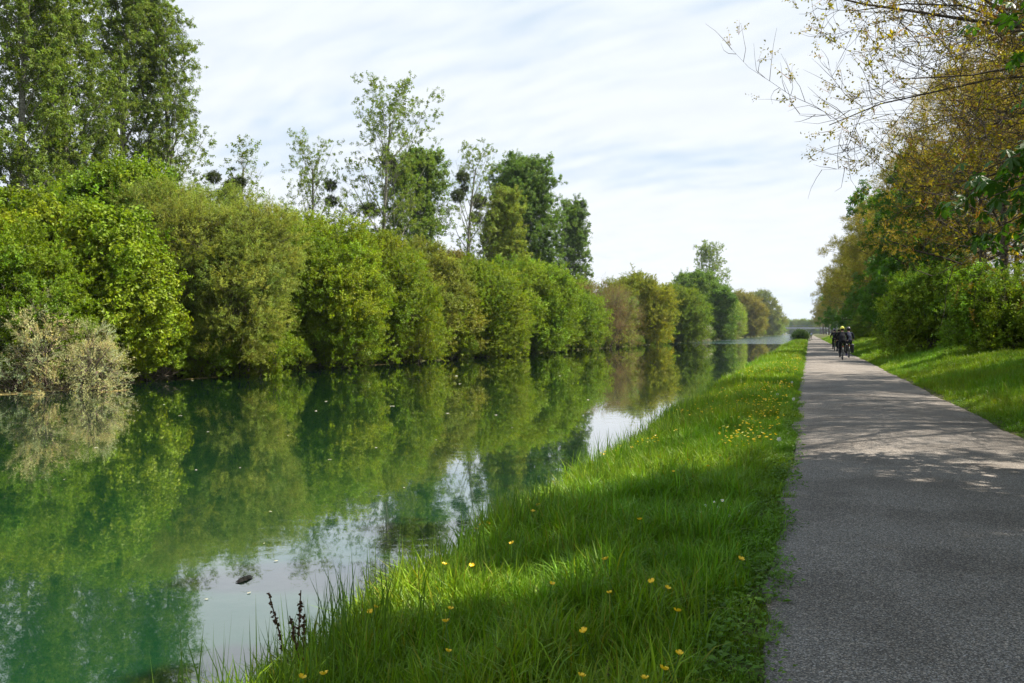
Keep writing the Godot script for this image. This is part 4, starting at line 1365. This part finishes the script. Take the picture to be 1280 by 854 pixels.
func bicycle(label: String, at: Vector3, bags: bool) -> Node3D:
	var o := thing("bicycle", label, "bicycle", at, 0, "bicycles of the riders")
	var hubs := [Vector3(0, 0.34, 0.52), Vector3(0, 0.34, -0.56)]
	for h in hubs:
		var wh := Node3D.new()
		wh.name = "wheel"
		o.add_child(wh, true)
		wh.position = h
		wh.rotation.z = PI / 2
		part("tyre", torus(0.32, 0.02), M.rubber, wh)
		part("rim", torus(0.298, 0.009), M.steel, wh)
		var sp := Wood.new()
		for k in 18:
			var a := TAU * k / 18
			sp.tube(PackedVector3Array([Vector3(0, 0.02 * (1 if k % 2 else -1), 0), Vector3(cos(a) * 0.295, 0, sin(a) * 0.295)]), 0.0015, 0.0015, 3)
		sp.tube(PackedVector3Array([Vector3(0, -0.05, 0), Vector3(0, 0.05, 0)]), 0.018, 0.018, 8)
		part("spokes", sp.made(), M.steel, wh)
	var f := Wood.new()
	var bb := Vector3(0, 0.29, 0.06)
	var seat := Vector3(0, 0.82, 0.2)
	var hd := Vector3(0, 0.82, -0.34)
	var hd2 := Vector3(0, 0.68, -0.38)
	for l in [[bb, seat, 0.017], [seat, hd, 0.017], [bb, hd2, 0.02], [hd + Vector3(0, 0.1, 0.02), hd2, 0.02]]:
		f.tube(PackedVector3Array([l[0], l[1]]), l[2], l[2], 8)
	for s in [-1.0, 1.0]:
		f.tube(PackedVector3Array([bb + Vector3(0.03 * s, 0, 0), hubs[0] + Vector3(0.06 * s, 0, 0)]), 0.01, 0.009, 6)
		f.tube(PackedVector3Array([seat + Vector3(0.02 * s, -0.04, 0), hubs[0] + Vector3(0.06 * s, 0, 0)]), 0.009, 0.008, 6)
		f.tube(PackedVector3Array([hd2 + Vector3(0.04 * s, -0.02, 0), hubs[1] + Vector3(0.05 * s, 0.15, 0.07), hubs[1] + Vector3(0.05 * s, 0, 0)]), 0.013, 0.01, 6)
	part("frame", f.made(), M.black, o)
	var hb := Wood.new()
	hb.tube(PackedVector3Array([hd + Vector3(0, 0.08, 0.02), Vector3(0, 1.0, -0.42)]), 0.015, 0.015, 8)
	hb.tube(PackedVector3Array([Vector3(-0.3, 1.01, -0.56), Vector3(-0.2, 1.01, -0.5), Vector3(0, 1.0, -0.42), Vector3(0.2, 1.01, -0.5), Vector3(0.3, 1.01, -0.56)]), 0.013, 0.013, 8)
	part("handlebar", hb.made(), M.black, o)
	var sd := Wood.new()
	sd.tube(PackedVector3Array([Vector3(0, 0.93, 0.34), Vector3(0, 0.945, 0.24), Vector3(0, 0.935, 0.08)]), 0.075, 0.025, 10)
	var sdm := part("saddle", sd.made(), M.black, o)
	sdm.scale = Vector3(1, 0.45, 1)
	sdm.position.y = 0.52
	var post := Wood.new()
	post.tube(PackedVector3Array([seat, Vector3(0, 0.94, 0.23)]), 0.014, 0.014, 8)
	part("seat_post", post.made(), M.steel, o)
	var rk := Wood.new()
	for s in [-1.0, 1.0]:
		rk.tube(PackedVector3Array([seat + Vector3(0.05 * s, -0.08, 0.05), Vector3(0.06 * s, 0.74, 0.4), Vector3(0.06 * s, 0.74, 0.82)]), 0.006, 0.006, 5)
		rk.tube(PackedVector3Array([Vector3(0.06 * s, 0.74, 0.66), hubs[0] + Vector3(0.07 * s, 0, 0)]), 0.005, 0.005, 5)
	part("rear_rack", rk.made(), M.black, o)
	var mg := Wood.new()
	var arc := PackedVector3Array()
	for k in 12:
		var a := deg_to_rad(-15.0 + 150.0 * k / 11)
		arc.append(hubs[0] + Vector3(0, sin(a) * 0.37, cos(a) * 0.37))
	mg.tube(arc, 0.024, 0.024, 6)
	part("mudguard", mg.made(), M.black, o)
	var lamp := BoxMesh.new()
	lamp.size = Vector3(0.07, 0.045, 0.025)
	part("reflector", lamp, M.red, o).position = Vector3(0, 0.71, 0.845)
	var cr := Wood.new()
	cr.tube(PackedVector3Array([bb - Vector3(0.07, 0, 0), bb + Vector3(0.07, 0, 0)]), 0.02, 0.02, 8)
	for s in [-1.0, 1.0]:
		var pd := Vector3(0.12 * s, 0.4 if s > 0 else 0.14, -0.04 if s > 0 else 0.05)
		cr.tube(PackedVector3Array([bb + Vector3(0.07 * s, 0, 0), pd]), 0.011, 0.009, 6)
		cr.tube(PackedVector3Array([pd - Vector3(0, 0, 0.04), pd + Vector3(0, 0, 0.04)]), 0.018, 0.018, 6)
	part("crankset", cr.made(), M.steel, o)
	if bags:
		for s in [-1.0, 1.0]:
			var st := Wood.new()
			st.tube(PackedVector3Array([Vector3(0, 0.30, 0), Vector3(0, 0.36, 0), Vector3(0, 0.55, 0), Vector3(0, 0.72, 0), Vector3(0, 0.76, 0)]), 0.1, 0.14, 10)
			var bag := part("pannier", st.made(), M.bag, o)
			bag.position = Vector3(0.17 * s, 0, 0.56)
			bag.scale = Vector3(0.75, 1, 1.15)
			var lid := SphereMesh.new()
			lid.radius = 0.14
			lid.height = 0.12
			part("flap", lid, M.bag, bag).position = Vector3(0, 0.76, 0)
	return o

func riders() -> void:
	var skin := Color(0.45, 0.27, 0.19)
	var hair := Color(0.03, 0.02, 0.015)
	var shoe := Color(0.03, 0.03, 0.035)
	var list := [
		[1053.5, 450, "rider in black with a bright yellow helmet, last of the group", "black bicycle under the rider with the bright yellow helmet", [hair, Color(0.012, 0.012, 0.016), Color(0.012, 0.012, 0.016), skin, shoe, hair], Color(0.75, 0.72, 0.08), false],
		[1061.5, 447.6, "rider in a dark navy jacket and dark helmet with bags on the bicycle", "black bicycle loaded with two black panniers", [hair, Color(0.02, 0.024, 0.045), Color(0.015, 0.015, 0.02), skin, Color(0.08, 0.05, 0.2), hair], Color(0.02, 0.02, 0.025), true],
		[1049.0, 441.5, "rider in black with a dull olive helmet riding in the middle of the group", "black bicycle under the rider with the olive helmet", [hair, Color(0.02, 0.02, 0.014), Color(0.015, 0.015, 0.02), skin, shoe, hair], Color(0.22, 0.24, 0.06), false],
		[1043.5, 439.0, "rider in black with a grey helmet riding nearest the canal", "black bicycle under the rider with the grey helmet", [hair, Color(0.014, 0.014, 0.018), Color(0.014, 0.014, 0.018), skin, shoe, hair], Color(0.1, 0.1, 0.11), false],
	]
	for r in list:
		var d := ray(r[0], r[1])
		var p: Vector3 = EYE + d * ((0.035 - EYE.y) / d.y)
		p.y = 0.03
		p.z -= 0.52
		bicycle(r[3], p, r[6])
		person(r[2], p, "riding", r[4], "riders on the path", r[5])
	for w in [[1009.4, "walker in a pale top and dark trousers far down the path, on the canal side", Color(0.42, 0.4, 0.38)], [1014.0, "walker in a light blue-grey top far down the path, on the tree side", Color(0.3, 0.36, 0.45)]]:
		var d := ray(w[0], 424.0)
		var p: Vector3 = EYE + d * ((0.03 - EYE.y) / d.y)
		p.y = 0.03
		person(w[1], p, "walking", [hair, w[2], Color(0.03, 0.03, 0.04), skin, shoe, hair], "walkers far down the path")
